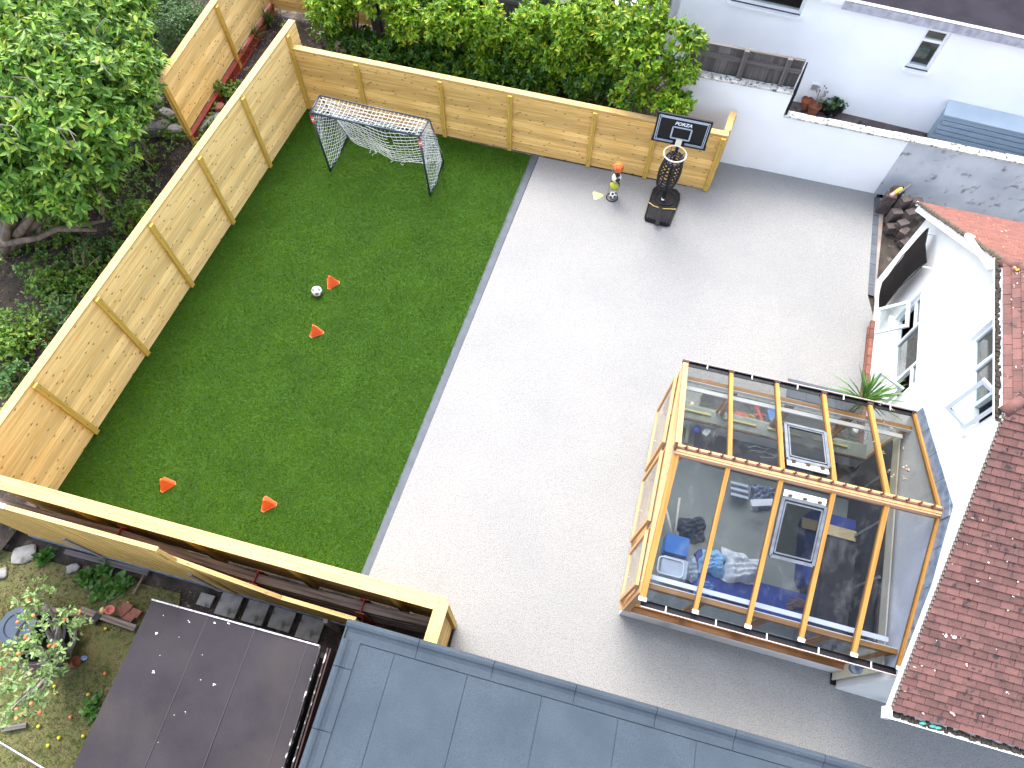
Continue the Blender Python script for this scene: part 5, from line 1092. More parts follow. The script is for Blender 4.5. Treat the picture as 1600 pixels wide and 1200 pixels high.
p = G(160, 957, .16); mb = MB(); mb.lathe(p, [(0, 0), (.03, 0), (.045, .06), (.03, .12), (0, .13)], 10, axis=(.4, .5, 1)); tag(mb.build('toy_bottle', mk('pale_yellow', (.6, .45, .2), rough=.6), origin=p, smooth=True), 'small pale yellow bottle left of the salmon cup', 'bottle')
p = G(153, 964, .12); mb = MB(); mb.box(p, V((.05, -.02, 0)), V((.02, .05, 0)), V((0, 0, .04))); tag(mb.build('black_box', BLACKP, origin=p), 'small black box below the yellow bottle', 'box')
for k, (u, v) in enumerate([(190, 956), (203, 964), (198, 949), (212, 958)]):
    p = G(u, v, .06); mb = MB(); mb.box(p, V((.09, -.03, .01)), V((.03, .06, 0)), V((0, 0, .035))); tag(mb.build('old_brick', BRICK, origin=p), ['first', 'second', 'third', 'fourth'][k]+' worn red brick in the cluster right of the salmon cup', 'brick', 'worn bricks by the shed')
# tub
p = G(92, 1003, .0); r = thing('black_tub', 'large black round tub lying under the apple tree', 'tub', p)
mb = MB(); mb.lathe(p, [(0, .02), (.30, .02), (.38, .5), (.40, .5), (.40, .53), (.36, .53), (.29, .06), (0, .06)], 32); mb.build('tub', BLACKP, r, smooth=False)
mb = MB(); mb.tube([p+V((.38, -.1, .5)), p+V((.42, -.05, .35)), p+V((.36, .2, .5))], .008, 6); mb.build('handle', GREYM, r)
p = G(58, 985, .0); r = thing('water_butt', 'blue grey lidded bucket half hidden by the apple tree', 'bucket', p)
mb = MB(); mb.lathe(p, [(0, 0), (.24, 0), (.27, .5), (0, .5)], 28); mb.build('bucket', mk('slate_plastic', (.03, .045, .07), (.03, .04, .06), scale=5, rough=.35), r)
mb = MB(); mb.lathe(p, [(.28, .49), (.29, .53), (.2, .54), (.19, .52), (0, .52)], 28); mb.build('lid', mk('slate_plastic2', (.05, .07, .10), (.04, .055, .085), scale=5, rough=.3), r)
p = G(110, 1036, .05); mb = MB(); mb.lathe(p, [(0, 0), (.07, 0), (.09, .12), (.08, .12), (0, .03)], 14, axis=(1, .2, .3)); tag(mb.build('clay_pot', TERRA, origin=p, smooth=True), 'tipped clay pot beside the black tub', 'flower pot')
p = G(131, 1028, .03); mb = MB(); mb.ball(p, .05, 6, sq=(1.2, .8, .5)); tag(mb.build('blue_bag', mk('blue_scrap', (.05, .1, .4), (.3, .4, .6), scale=20), origin=p), 'scrap of blue plastic on the grass right of the black tub', 'litter')
a, b = G(2, 1140, .05), G(42, 1133, .05); mb = MB(); mb.beam(a, b, .07, .05); tag(mb.build('grey_plank', OLDW, origin=a), 'short grey plank on the grass at the left edge', 'plank')
a, b = G(0, 1160, .5), G(75, 1205, .5); mb = MB(); mb.tube([a, b], .018, 8); tag(mb.build('metal_pole', ALU, origin=a), 'thin metal pole crossing the bottom left corner', 'pole')
# ================================================================== GOAL
gFL, gFR, gRL, gRR = G(516, 267), G(672, 305), G(545, 213), G(693, 253); gh = 1.68
tFL, tFR, tRL, tRR = Z(gFL, 0)+V((0, 0, gh)), Z(gFR, 0)+V((0, 0, gh)), G(499, 149, gh), G(671, 187, gh)
tFL = G(485, 176, gh); tFR = G(655, 213, gh)
goal = thing('football_goal', 'navy metal football goal with a torn white net at the back of the lawn', 'goal', gFL)
def goalbar(nm, a, b, r=.024): mb = MB(); mb.tube([a, b], r, 10); return mb.build(nm, NAVYM, goal, smooth=True)
lp = goalbar('post', gFL, tFL); rp_ = goalbar('post', gFR, tFR); goalbar('crossbar', tFL, tFR); goalbar('rear_bar', tRL, tRR, .018); goalbar('top_side_bar', tFL, tRL, .018); goalbar('top_side_bar', tFR, tRR, .018)
goalbar('rear_brace', tRL, gRL+V((0, 0, .03)), .018); goalbar('rear_brace', tRR, gRR+V((0, 0, .03)), .018); goalbar('base_bar', gFL+V((0, 0, .03)), gRL+V((0, 0, .03)), .02); goalbar('base_bar', gFR+V((0, 0, .03)), gRR+V((0, 0, .03)), .02)
for po, a, b in ((lp, gFL, tFL), (rp_, gFR, tFR)):
    mb = MB(); mb.tube([L(a, b, .84), L(a, b, .97)], .0275, 10, caps=False); mb.build('sticker', mk('red_sticker', (.62, .03, .04), rough=.5), po, smooth=True)
    mb = MB(); mb.tube([L(a, b, .87), L(a, b, .875), ], .029, 10, caps=False); mb.tube([L(a, b, .89), L(a, b, .915)], .029, 10, caps=False); mb.tube([L(a, b, .93), L(a, b, .935)], .029, 10, caps=False); mb.build('marking', UPVC, po, smooth=True)
NETM = mk('net_cord', (.62, .63, .62), (.5, .52, .52), scale=40, rough=.8)
def net(fn, nu, nv, name, diag=False, r=.0055, hole=None):
    mb = MB(); g = [[fn(i/nu, j/nv)+V((random.gauss(0, .006), random.gauss(0, .006), random.gauss(0, .006))) for j in range(nv+1)] for i in range(nu+1)]
    def seg(p, q, h): 
        if hole and hole(h): return
        mb.tube([p, q], r*.8, 3, caps=False)
    for i in range(nu+1):
        for j in range(nv+1):
            h = (i/nu, j/nv)
            if diag:
                if i < nu and j < nv and (i+j) % 2 == 0: seg(g[i][j], g[i+1][j+1], h)
                if i < nu and j > 0 and (i+j) % 2 == 0: seg(g[i][j], g[i+1][j-1], h)
            else:
                if i < nu: seg(g[i][j], g[i+1][j], h)
                if j < nv: seg(g[i][j], g[i][j+1], h)
    return mb.build(name, NETM, goal)
net(lambda u, v: L(L(tFL, tFR, u), L(tRL, tRR, u), v)+V((0, 0, -.04*math.sin(v*math.pi)*(1+.4*math.sin(u*5)))), 26, 6, 'top_net')
bot = [L(tRL, gRL, .62), G(553, 220, .22), G(570, 229, .14), G(590, 238, .08), G(613, 251, .04), G(635, 253, .04), G(658, 253, .05), G(678, 249, .08), L(tRR, gRR, .97)]
def botf(u): x = u*(len(bot)-1); i = min(int(x), len(bot)-2); return L(bot[i], bot[i+1], x-i)
net(lambda u, v: L(L(tRL, tRR, u), botf(u), v)+V((0, 0, -.14*math.sin(v*math.pi)*math.sin(u*math.pi)))+V((.03*math.sin(v*9+u*14), .03*math.sin(v*6-u*9), 0))*v, 26, 17, 'back_net', hole=lambda h: abs(h[0]-.55) < .025 and abs(h[1]-.5) < .05)
for a, b, c_, d_ in ((tFL, gFL, tRL, gRL), (tFR, gFR, tRR, gRR)):
    net(lambda u, v, a=a, b=b, c_=c_, d_=d_: L(L(a, b, v), L(c_, d_, v), u)+V((.03*math.sin(v*6+u*5), 0, 0)), 18 if a is tFR else 14, 34, 'side_net', diag=True, r=.0045)
mb = MB(); rr = random.Random(5)
for k in range(14):
    p = botf(rr.uniform(.1, .95)); pts = [p]
    for q in range(4): pts.append(pts[-1]+V((rr.uniform(-.05, .05), rr.uniform(-.06, .03), rr.uniform(-.02, .01))))
    mb.tube([V((p_.x, p_.y, max(.03, p_.z))) for p_ in pts], .005, 4)
mb.build('frayed_cords', NETM, goal)
# ================================================================== BASKETBALL
def Q7(x, y, z=0): return G(900+x/5.4538, 150+y/5.4538, z)
bc = Q7(735, 950, .0); hoop = thing('basketball_hoop', 'portable black basketball hoop with a return cage in front of the back fence', 'basketball hoop', bc)
outl = [(650, 800), (690, 772), (735, 790), (795, 803), (855, 812), (888, 850), (885, 900), (800, 1112), (770, 1118), (690, 1100), (583, 1065), (578, 1035), (618, 900)]
B0 = [Q7(x, y, .02) for x, y in outl]; cc = sum(B0, V((0, 0, 0)))/len(B0)
mb = MB(); nB = len(B0); rings = []
for k, (sc_, z_) in enumerate(((1.0, .02), (1.0, .06), (.95, .12), (.84, .15), (.0, .15))): rings.append([Z(cc+(p-cc)*sc_*.98, z_) for p in B0])
for a_, b_ in zip(rings, rings[1:]):
    for i in range(nB): j = (i+1) % nB; mb.face([a_[i], a_[j], b_[j], b_[i]][::-1] if True else [])
ob = mb.build('base', BLACKP, hoop)
for pl in ob.data.polygons: pass
bm_ = __import__('bmesh').new(); bm_.from_mesh(ob.data); __import__('bmesh').ops.remove_doubles(bm_, verts=bm_.verts, dist=.001); __import__('bmesh').ops.recalc_face_normals(bm_, faces=bm_.faces); bm_.to_mesh(ob.data); bm_.free()
mb = MB(); c_ = Q7(762, 868, .15); mb.lathe(c_, [(.25, 0), (.25, .02), (.235, .03), (.22, .02), (.215, .0)], 36); mb.build('base_ring', BLACKM, hoop, smooth=True)
mb = MB()
for k in range(9):
    if k == 4: continue
    a, b = Q7(628+k*25, 945+k*7, .145), Q7(606+k*23, 1040+k*7, .128); a = a; mb.beam(a, b, .014, .02)
mb.build('base_ribs', BLACKM, hoop)
mb = MB(); mb.beam(Q7(722, 950, .165), Q7(690, 1100, .12), .09, .035); mb.build('base_spine', BLACKP, hoop)
mb = MB(); mb.tube([Q7(620, 905, .155), Q7(660, 935, .165), Q7(705, 952, .165)], .010, 6); mb.tube([Q7(735, 960, .165), Q7(790, 962, .165), Q7(852, 965, .155)], .010, 6); mb.build('yellow_stripe', mk('yellow_gold', (.62, .45, .13), rough=.5), hoop)
mb = MB(); mb.box(Q7(740, 878, .19), V((.03, 0, 0)), V((0, .04, 0)), V((0, 0, .004))); mb.build('label', UPVC, hoop)
# board plane: faces south (camera side); vertical plane through its bottom edge
bzb, bzt = 2.05, None
bl_, br_ = Q7(655, 370, 2.12), Q7(1108, 462, 2.12); bd = (br_-bl_).normalized(); bn = V((bd.y, -bd.x, 0)); bn = bn if bn.y < 0 else -bn
tl_, tr_ = ONP(bl_, br_, 900+698/5.4538, 150+128/5.4538), ONP(bl_, br_, 900+1160/5.4538, 150+232/5.4538)
zb0, zb1 = 2.12, (tl_.z+tr_.z)/2; bc_ = (bl_+br_)/2; bc_ = Z((Z(tl_, 0)+Z(tr_, 0))/2*.6+Z(bc_, 0)*.4, 0); bw_ = ((tr_-tl_).length+(br_-bl_).length)/4
def bp(x, z, o=0): return Z(bc_+bd*x+bn*o, z)
Hh = zb1-zb0
mb = MB(); mb.prism([bp(-bw_, zb0), bp(bw_, zb0), bp(bw_, zb1), bp(-bw_, zb1)], -bn*.035); bo = mb.build('backboard', BLACKP, hoop)
mb = MB(); mb.prism([bp(-bw_-.015, zb0-.015, .012), bp(bw_+.015, zb0-.015, .012), bp(bw_+.015, zb0+.09, .012), bp(-bw_-.015, zb0+.09, .012)], -bn*.06); mb.build('edge_pad', BLACKM, bo)
WL = mk('board_line', (.36, .42, .5), rough=.5); mb = MB()
def line(x0, z0_, x1, z1_, w0): mb.beam(bp(x0, z0_, .014), bp(x1, z1_, .014), w0, .004, up=bn)
for ins, w0 in ((.045, .016), (.075, .014)):
    X = bw_-ins; zt_ = zb1-ins*.9; zbm = zb0+ins*.9
    line(-X, zt_, X, zt_, w0*(2.2 if ins > .05 else 1)); line(-X, zt_, -X, zbm, w0); line(X, zt_, X, zbm, w0); line(-X, zbm, -.12, zbm, w0); line(.12, zbm, X, zbm, w0)
zq0, zq1 = zb0+Hh*.22, zb0+Hh*.62; xq = .185
for a_ in ((-xq, zq0, xq, zq0), (-xq, zq1, xq, zq1), (-xq, zq0, -xq, zq1), (xq, zq0, xq, zq1)): line(*a_, .03)
mb.build('board_lines', WL, bo)
fc = bpy.data.curves.new('lettering', 'FONT'); fc.body = 'FORZA'; fc.size = .105; fc.align_x = 'CENTER'; fc.extrude = .002; fc.offset = .003; fc.shear = .25
fo = bpy.data.objects.new('lettering_tmp', fc); S.collection.objects.link(fo); me = bpy.data.meshes.new_from_object(fo); bpy.data.objects.remove(fo)
lo = bpy.data.objects.new('lettering', me); S.collection.objects.link(lo); me.materials.clear(); me.materials.append(mk('letter_white', (.7, .75, .82), rough=.5)); lo.parent = bo
Mt = Matrix(); ori = bp(0, zb0+Hh*.70, .014)-V(hoop['_w'])
for i_, cvec in enumerate((bd, V((0, 0, 1)), bn)):
    for j_ in range(3): Mt[j_][i_] = cvec[j_]
for j_ in range(3): Mt[j_][3] = ori[j_]
me.transform(Mt)
# rim
rc = Q7(845, 493, 2.2); rc = rc; RIM = mk('cream_rim', (.68, .62, .5), rough=.4); rr0 = .225
mb = MB(); mb.tube([rc+V((rr0*math.cos(a), rr0*math.sin(a), 0)) for a in [i*math.pi/20 for i in range(40)]], .013, 8, closed=True); rim_o = mb.build('rim', RIM, hoop, smooth=True)
rb_ = bp(0, 2.2, .012); back = rc+(rb_-rc).normalized()*rr0
mb = MB(); mb.beam(back, rb_, .12, .02); mb.beam(rb_+V((0, 0, -.06)), rb_+V((0, 0, .06)), .12, .02, up=bn); mb.build('bracket', RIM, rim_o)
# pole
pb0 = Q7(742, 878, .15); pt0 = bp(0, 2.5, -.06); pm = L(pb0, pt0, .55)
mb = MB(); mb.tube([pb0, L(pb0, pt0, .5)], .04, 12); mb.tube([L(pb0, pt0, .5), pt0+V((0, 0, .1))], .034, 12); mb.build('pole', BLACKM, hoop, smooth=True)
for k in (0, 1): mb = MB(); q = L(pb0, pt0, .82)+V((0, 0, .1*k)); mb.tube([q+bd*.05, bp(.12, 2.3+.35*k, -.05)], .012, 6); mb.tube([q-bd*.05, bp(-.12, 2.3+.35*k, -.05)], .012, 6); mb.build('support_arm', BLACKM, hoop)
# return cage: conical slotted tube hanging under rim
c_top = Q7(838, 545, 1.95); c_bot = Q7(765, 735, .95); ax_ = (c_bot-c_top).normalized(); xx = ax_.orthogonal().normalized(); yy = ax_.cross(xx); mb = MB(); CL = (c_bot-c_top).length
nr_ = 8
def cp(t, a): R_ = .175+.05*math.sin(t*math.pi*.9)-.0*t; return c_top+ax_*CL*t+(xx*math.cos(a)+yy*math.sin(a))*R_
for k in range(nr_+1):
    t = k/nr_; mb.tube([cp(t, a) for a in [i*math.pi/12 for i in range(24)]], .016 if k not in (0, nr_) else .024, 6, closed=True)
for k in range(8): a = k*math.pi/4; mb.tube([cp(j/8, a) for j in range(9)], .016, 5)
mb.build('return_cage', BLACKP, hoop)
mb = MB()
for k in range(8): a = k*math.pi/4+.2; p = rc+V((rr0*math.cos(a), rr0*math.sin(a), 0)); mb.tube([p, L(p, cp(0, a), .5)+V((.01, 0, 0)), cp(0, -a+.6) if False else c_top+(Z(p-rc, 0).normalized()*.16)], .006, 5)
mb.build('net_straps', BLACKP, rim_o)
mb = MB()
for k in range(12):
    a = k*math.pi/6; b = a+math.pi/6; p = c_top+V((.15*math.cos(a), .15*math.sin(a), .1)); q = c_top+V((.14*math.cos(b), .14*math.sin(b), -.05)); q2 = c_top+V((.14*math.cos(a-.5), .14*math.sin(a-.5), -.05)); mb.tube([p, q], .006, 4); mb.tube([p, q2], .006, 4)
mb.build('net', mk('grey_cord', (.3, .32, .4), (.05, .05, .07), scale=30, rough=.8), rim_o)
# ================================================================== BALL STAND
pbase = G(956, 309); bs_ = thing('ball_stand', 'thin metal stand with a ring base holding a column of balls', 'ball stand', pbase)
mb = MB(); mb.tube([pbase+V((.13*math.cos(a), .13*math.sin(a), .015)) for a in [i*math.pi/16 for i in range(32)]], .012, 6, closed=True); mb.build('base_ring', BLACKM, bs_, smooth=True)
for sx in (-.11, .11):
    mb = MB(); mb.tube([pbase+V((sx, .05, .02)), pbase+V((sx*.9, .05, .95))], .008, 6); mb.build('upright', mk('steel_rod', (.3, .3, .32), rough=.4, metal=.5), bs_)
def icov():
    ph = (1+5**.5)/2; o = []
    for a in (-1, 1):
        for b in (-ph, ph): o += [V((0, a, b)), V((a, b, 0)), V((b, 0, a))]
    return [x.normalized() for x in o]
ICO = icov()
def football(name, label, p, r, cols, rot, kind='foot'):
    mb = MB(); mb.ball((0, 0, 0), r, 28); E_ = Matrix.Rotation(rot, 3, V((.4, .7, .5)).normalized())
    for k, f in enumerate(mb.f):
        c = sum((V(mb.v[i]) for i in f), V((0, 0, 0))).normalized(); c = E_ @ c
        if kind == 'foot': mb.mi[k] = 1 if max(c.dot(q) for q in ICO) > .93 else 0
        elif kind == 'stripe': mb.mi[k] = 1 if abs(c.x) > .55 and c.y > -.2 or abs(c.z) > .85 else 0
        elif kind == 'basket': mb.mi[k] = 1 if min(abs(c.x), abs(c.z), abs(abs(c.x+.0)-.0)) < .035 or abs(abs(c.y)-.62+.35*c.x*c.x) < .03 else 0
    mb.v = [(x+p.x, y+p.y, z+p.z) for x, y, z in mb.v]; o = mb.build(name, cols, origin=p, smooth=True); return tag(o, label, 'ball')
WB = mk('ball_white', (.74, .74, .74), rough=.35); BB = mk('ball_black', (.02, .02, .022), rough=.35); YB = mk('ball_yellow', (.42, .42, .04), rough=.4); OB = mk('ball_orange', (.75, .16, .03), (.68, .13, .025), scale=60, rough=.6, bump=.3, bscale=120)
def stz(u, v): 
    rv_ = ray(u, v); o_ = V((0, 0, CAMH)); h_ = V((pbase.x, pbase.y, 0)).length; hr = math.hypot(rv_.x, rv_.y); return o_+rv_*(h_/hr)
for (x, y, r, nm, lab, cols, k, rot) in ((315, 845, .085, 'football', 'small black and white football at the foot of the ball stand', [WB, BB], 'foot', .3), (330, 757, .115, 'football', 'yellow and black football second from the bottom of the stand', [YB, BB], 'stripe', .9),
        (346, 697, .11, 'football', 'white football with black marks third up the ball stand', [mk('ball_cream', (.66, .63, .52), rough=.4), BB], 'stripe', 2.2), (361, 608, .122, 'basketball', 'orange basketball on top of the ball stand', [OB, BB], 'basket', .5)):
    p = stz(900+x/5.4538, 150+y/5.4538); p.z = max(p.z, r+.01); football(nm, lab, p, r, cols, rot, k)
    mb = MB(); q = p+V((0, 0, -r*.75)); mb.tube([q+V((r*.7*math.cos(a), r*.7*math.sin(a), 0)) for a in [i*math.pi/10 for i in range(20)]], .006, 5, closed=True); mb.build('ball_cradle', BLACKM, bs_)
football('football', 'white football with dark pentagons lying on the lawn by a cone', G(495, 455, .11), .11, [WB, mk('ball_grey', (.18, .19, .2), rough=.4)], .5)
def cone(name, u, v, rot, m, label, h=.26, r=.15, group=None, lean=0):
    p = G(u, v, .0); t = thing(name, label, 'marker cone', p, group); mb = MB(); rings = []
    for rr_, z_ in ((r, .012), (r*.16, h), (.001, h+.008)): rings.append([p+V((rr_*math.cos(rot+k*2*math.pi/3+q_), rr_*math.sin(rot+k*2*math.pi/3+q_), z_)) for k in range(3) for q_ in (-.16, .16)])
    for a_, b_ in zip(rings, rings[1:]):
        for i in range(6): j = (i+1) % 6; mb.face([a_[i], a_[j], b_[j], b_[i]])
    mb.build('body', m, t); mb = MB(); rg = [p+V((r*1.1*math.cos(rot+k*2*math.pi/3+q_), r*1.1*math.sin(rot+k*2*math.pi/3+q_), 0)) for k in range(3) for q_ in (-.16, .16)]; mb.prism(rg, V((0, 0, .012))); mb.build('rim', m, t); return t
GC = 'orange marker cones on the lawn'
cone('marker_cone', 519, 443, .2, ORANGE, 'orange marker cone just right of the football', group=GC)
cone('marker_cone', 494, 519, -.1, ORANGE, 'orange marker cone in mid lawn below the football', group=GC)
cone('marker_cone', 261, 757, .15, ORANGE, 'orange marker cone nearest the left fence', group=GC)
cone('marker_cone', 419, 788, .0, ORANGE, 'orange marker cone near the front of the lawn, right one', group=GC)
cone('marker_cone', 933, 306, -2.0, mk('lime_plastic', (.60, .68, .25), rough=.5), 'flat lime yellow marker beside the ball stand', h=.03, r=.13)
# ================================================================== PAVER STACK
PV = mk('block_paver', (.06, .046, .043), (.10, .08, .074), scale=6, detail=6, rough=.95, island=.3, bump=.4, bscale=30)
def pstack(u, v, n, rot, label, tilt=0.0, sz_=(.235, .16, .066), z=0.0):
    p = G(u, v, z); r = thing('paver_stack', label, 'paver stack', p, 'stacks of old block pavers')
    for k in range(n):
        mb = MB(); a = rot+random.uniform(-.12, .12); X, Y = V((math.cos(a), math.sin(a), 0)), V((-math.sin(a), math.cos(a), 0)); c = p+V((random.uniform(-.012, .012), random.uniform(-.012, .012), sz_[2]*(k+.5)))
        mb.box(c, X*sz_[0]/2, Y*sz_[1]/2, V((0, 0, sz_[2]/2-.002))); mb.build('paver', PV, r)
    return r
for a_ in ((1376, 330, 8, -.3, 'paver stack at the left end against the white wall'), (1384, 323, 9, -.1, 'tall paver stack just right of the leftmost one'), (1389, 348, 6, .2, 'paver stack in front of the two tall left ones'), (1396, 338, 9, .3, 'paver stack in the middle of the pile'),
           (1389, 362, 3, .1, 'low paver stack at the near left of the pile'), (1400, 362, 5, .5, 'paver stack near the front centre of the pile'), (1409, 352, 7, .4, 'paver stack beside the white house corner'), (1412, 340, 9, .1, 'tall paver stack at the back right of the pile'), (1410, 381, 2, .6, 'two loose pavers at the near end of the pile'), (1405, 371, 4, .9, 'leaning paver stack at the near right of the pile')):
    pstack(*a_)
p = G(1397, 302, .72); r = thing('power_tool', 'yellow handled hand tool with a pink grip on top of the paver stacks', 'tool', p); dd = V((.16, .1, .05)); mb = MB(); mb.tube([p, p+dd*.9, p+dd*1.1], [.045, .045, .03], 10); mb.build('body', mk('tool_yellow', (.62, .42, .05), rough=.5), r, smooth=True)
mb = MB(); mb.tube([p-dd*.5, p-dd*.02], .04, 10); mb.build('grip', mk('tool_pink', (.65, .3, .26), rough=.6), r, smooth=True); mb = MB(); mb.tube([p+dd*1.08, p+dd*1.25], .032, 10); mb.build('tip', BLACKP, r)
a, b = G(1403, 302, .55), G(1424, 288, .62); mb = MB(); mb.beam(a, b, .06, .06); tag(mb.build('grey_bar', CONC, origin=a), 'grey bar lying on the pavers beside the yellow tool', 'bar')
# ================================================================== PLANTS
LAUREL = leafmat('laurel_leaf', [(.04, .12, .006), (.075, .19, .008), (.13, .27, .010), (.20, .34, .015), (.36, .38, .02)], rough=.42, trans=.22, spec=.3, var=.22)
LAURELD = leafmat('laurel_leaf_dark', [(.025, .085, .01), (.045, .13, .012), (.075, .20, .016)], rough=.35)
TREEL = leafmat('tree_leaf', [(.035, .10, .012), (.065, .17, .018), (.11, .24, .025), (.18, .33, .035), (.32, .40, .06)], rough=.42, trans=.18, spec=.3, var=.25)
SHRUBD = leafmat('shrub_leaf_dark', [(.025, .075, .018), (.045, .12, .025), (.07, .17, .035), (.11, .21, .04)], rough=.4)
SHRUBM = leafmat('shrub_leaf_mid', [(.05, .13, .015), (.09, .21, .02), (.15, .29, .03), (.26, .34, .05)], rough=.4)
def shrub(name, label, cat, u, v, zc, lobes, m, m2=None, dens=60, ln=.12, wd=.03, n=7, group=None, stems=7, zb=.1, low=-.4, spread=1.0):
    c = G(u, v, zc); base = V((c.x, c.y, zb)); t = thing(name, label, cat, base, group); lb = []
    for dx, dy, dz_, r_ in lobes: lb.append(((c.x+dx, c.y+dy, zc+dz_), r_))
    T, D = lobe_tips(lb, dens, low=low); k = T[:, 2] > zb+.03; T, D = T[k], D[k]
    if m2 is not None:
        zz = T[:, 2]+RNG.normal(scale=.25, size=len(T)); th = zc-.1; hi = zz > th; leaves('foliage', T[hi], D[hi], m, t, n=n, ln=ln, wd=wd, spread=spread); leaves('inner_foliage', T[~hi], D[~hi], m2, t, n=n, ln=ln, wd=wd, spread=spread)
    else: leaves('foliage', T, D, m, t, n=n, ln=ln, wd=wd, spread=spread)
    ends = [V(l[0])+V((random.uniform(-.2, .2), random.uniform(-.2, .2), .2)) for l in lb for _ in range(2)][:stems]
    branches('stems', base, ends, .035, BROWNP, t); return t
def lobs(n, R_, r0, seed, zs=.6):
    rr = random.Random(seed); o = []
    for i in range(n): a = rr.uniform(0, 6.28); q = R_*math.sqrt(rr.uniform(.05, 1)); k = rr.uniform(.75, 1.2)*r0; o.append((q*math.cos(a), q*math.sin(a), rr.uniform(-zs, zs), (k, k, k*1.1)))
    return o
GH = 'laurels of the hedge behind the back fence'
hedge = [(545, 18, 1.2, .55, .42, 6, 'slender laurel at the left end of the hedge, above the goal\'s left side'), (622, 42, 1.2, .6, .46, 8, 'second laurel of the hedge, above the goal crossbar'),
         (700, 48, 1.25, .6, .48, 8, 'third laurel of the hedge, yellowish at its top'), (780, 68, 1.15, .55, .44, 8, 'fourth laurel of the hedge, lower than its neighbours'),
         (855, 78, 1.2, .55, .45, 8, 'fifth laurel of the hedge, left of the tall pair'), (930, 78, 1.5, .6, .5, 10, 'tall laurel of the hedge rising beside the grey fence top'), (1020, 90, 1.55, .72, .52, 14, 'largest laurel at the right end of the hedge behind the basketball hoop')]
big = [(1085, 66, 3.0, .26), (1052, 58, 2.95, .38), (1066, 112, 2.4, .34), (1055, 158, 1.9, .34), (1012, 32, 3.05, .42), (962, 48, 2.75, .42), (1000, 92, 2.55, .5), (1030, 140, 2.0, .45), (985, 150, 1.6, .4), (1050, 185, 1.3, .32), (1000, 60, 2.8, .45), (1020, 10, 3.1, .3)]
def pxl(c, lst): return [(q.x-c.x, q.y-c.y, q.z-c.z, r) for q, r in ((G(u, v, z), r) for u, v, z, r in lst)]
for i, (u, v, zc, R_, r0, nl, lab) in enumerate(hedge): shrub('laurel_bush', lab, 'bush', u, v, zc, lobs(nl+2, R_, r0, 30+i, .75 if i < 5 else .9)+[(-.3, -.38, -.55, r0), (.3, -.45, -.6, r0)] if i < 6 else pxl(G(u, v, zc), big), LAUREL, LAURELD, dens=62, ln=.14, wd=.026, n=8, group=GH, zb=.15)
# big tree top left
c = G(95, 160, 2.8); base = V((G(60, 380, .2).x-.6, G(60, 380, .2).y-.3, .15)); tr = thing('laurel_tree', 'large bright leaved tree filling the top left corner', 'tree', base)
lb = []
for (u, v, z, r) in ((20, 30, 3.2, .9), (110, 40, 3.0, .9), (175, 60, 2.6, .75), (200, 115, 2.5, .6), (60, 110, 3.3, .95), (130, 130, 3.1, .85), (20, 170, 3.0, .85), (85, 190, 3.0, .8), (150, 195, 2.7, .7), (30, 240, 2.7, .75), (95, 255, 2.5, .7), (165, 250, 2.2, .5), (15, 300, 2.3, .6), (75, 305, 2.1, .5), (190, 20, 2.6, .7), (-60, 100, 3, 1.2), (-60, 260, 2.6, 1.0), (60, -50, 3, 1.2), (160, -40, 2.8, 1.0), (222, 100, 2.4, .42), (215, 150, 2.3, .35), (190, 190, 2.2, .45), (120, 320, 1.9, .4)):
    p = G(u, v, z); lb.append(((p.x, p.y, p.z), (r, r, r*.8)))
T, D = lobe_tips(lb, 46, low=-.4, depth=.4); leaves('crown', T, D, TREEL, tr, n=8, ln=.20, wd=.031, droop=.35, spread=1.1)
branches('trunk', base, [V(l[0]) for l in lb[:14]], .11, BROWNP, tr)
mb = MB()
for pts in ([(-20, 385), (60, 372), (90, 358), (150, 360)], [(60, 372), (62, 350), (70, 335)], [(90, 358), (130, 352), (163, 345)], [(150, 290), (162, 312), (160, 335)]):
    P_ = [G(u, v, .7+.1*i) for i, (u, v) in enumerate(pts)]; mb.tube(P_, [.085 if pts[0][0] < 0 else .05]+[.06 if pts[0][0] < 0 else .04]*(len(P_)-2)+[.03], 9)
mb.build('limb', BROWNP, tr, smooth=True)
for (u0, v0, u1, v1) in ((70, 75, 105, 50), (60, 20, 90, 40), (130, 95, 175, 120), (0, 195, 30, 215), (150, 45, 172, 32), (20, 120, 60, 140), (0, 150, 42, 172), (90, 200, 120, 225)):
    a, b = G(u0, v0, 3.7), G(u1, v1, 3.8); m_ = L(a, b, .55)+V((.05, .06, .08)); mb = MB(); mb.tube([a-V((0, 0, .5)), a, m_, b], [.012, .010, .008, .004], 5); mb.tube([m_, m_+V((.18, -.15, .02))], [.009, .004], 4); mb.build('bare_twig', mk('pale_twig', (.2, .18, .15), (.13, .12, .1), scale=20, rough=.9), tr)
SH = 'small shrubs left of the long fence'
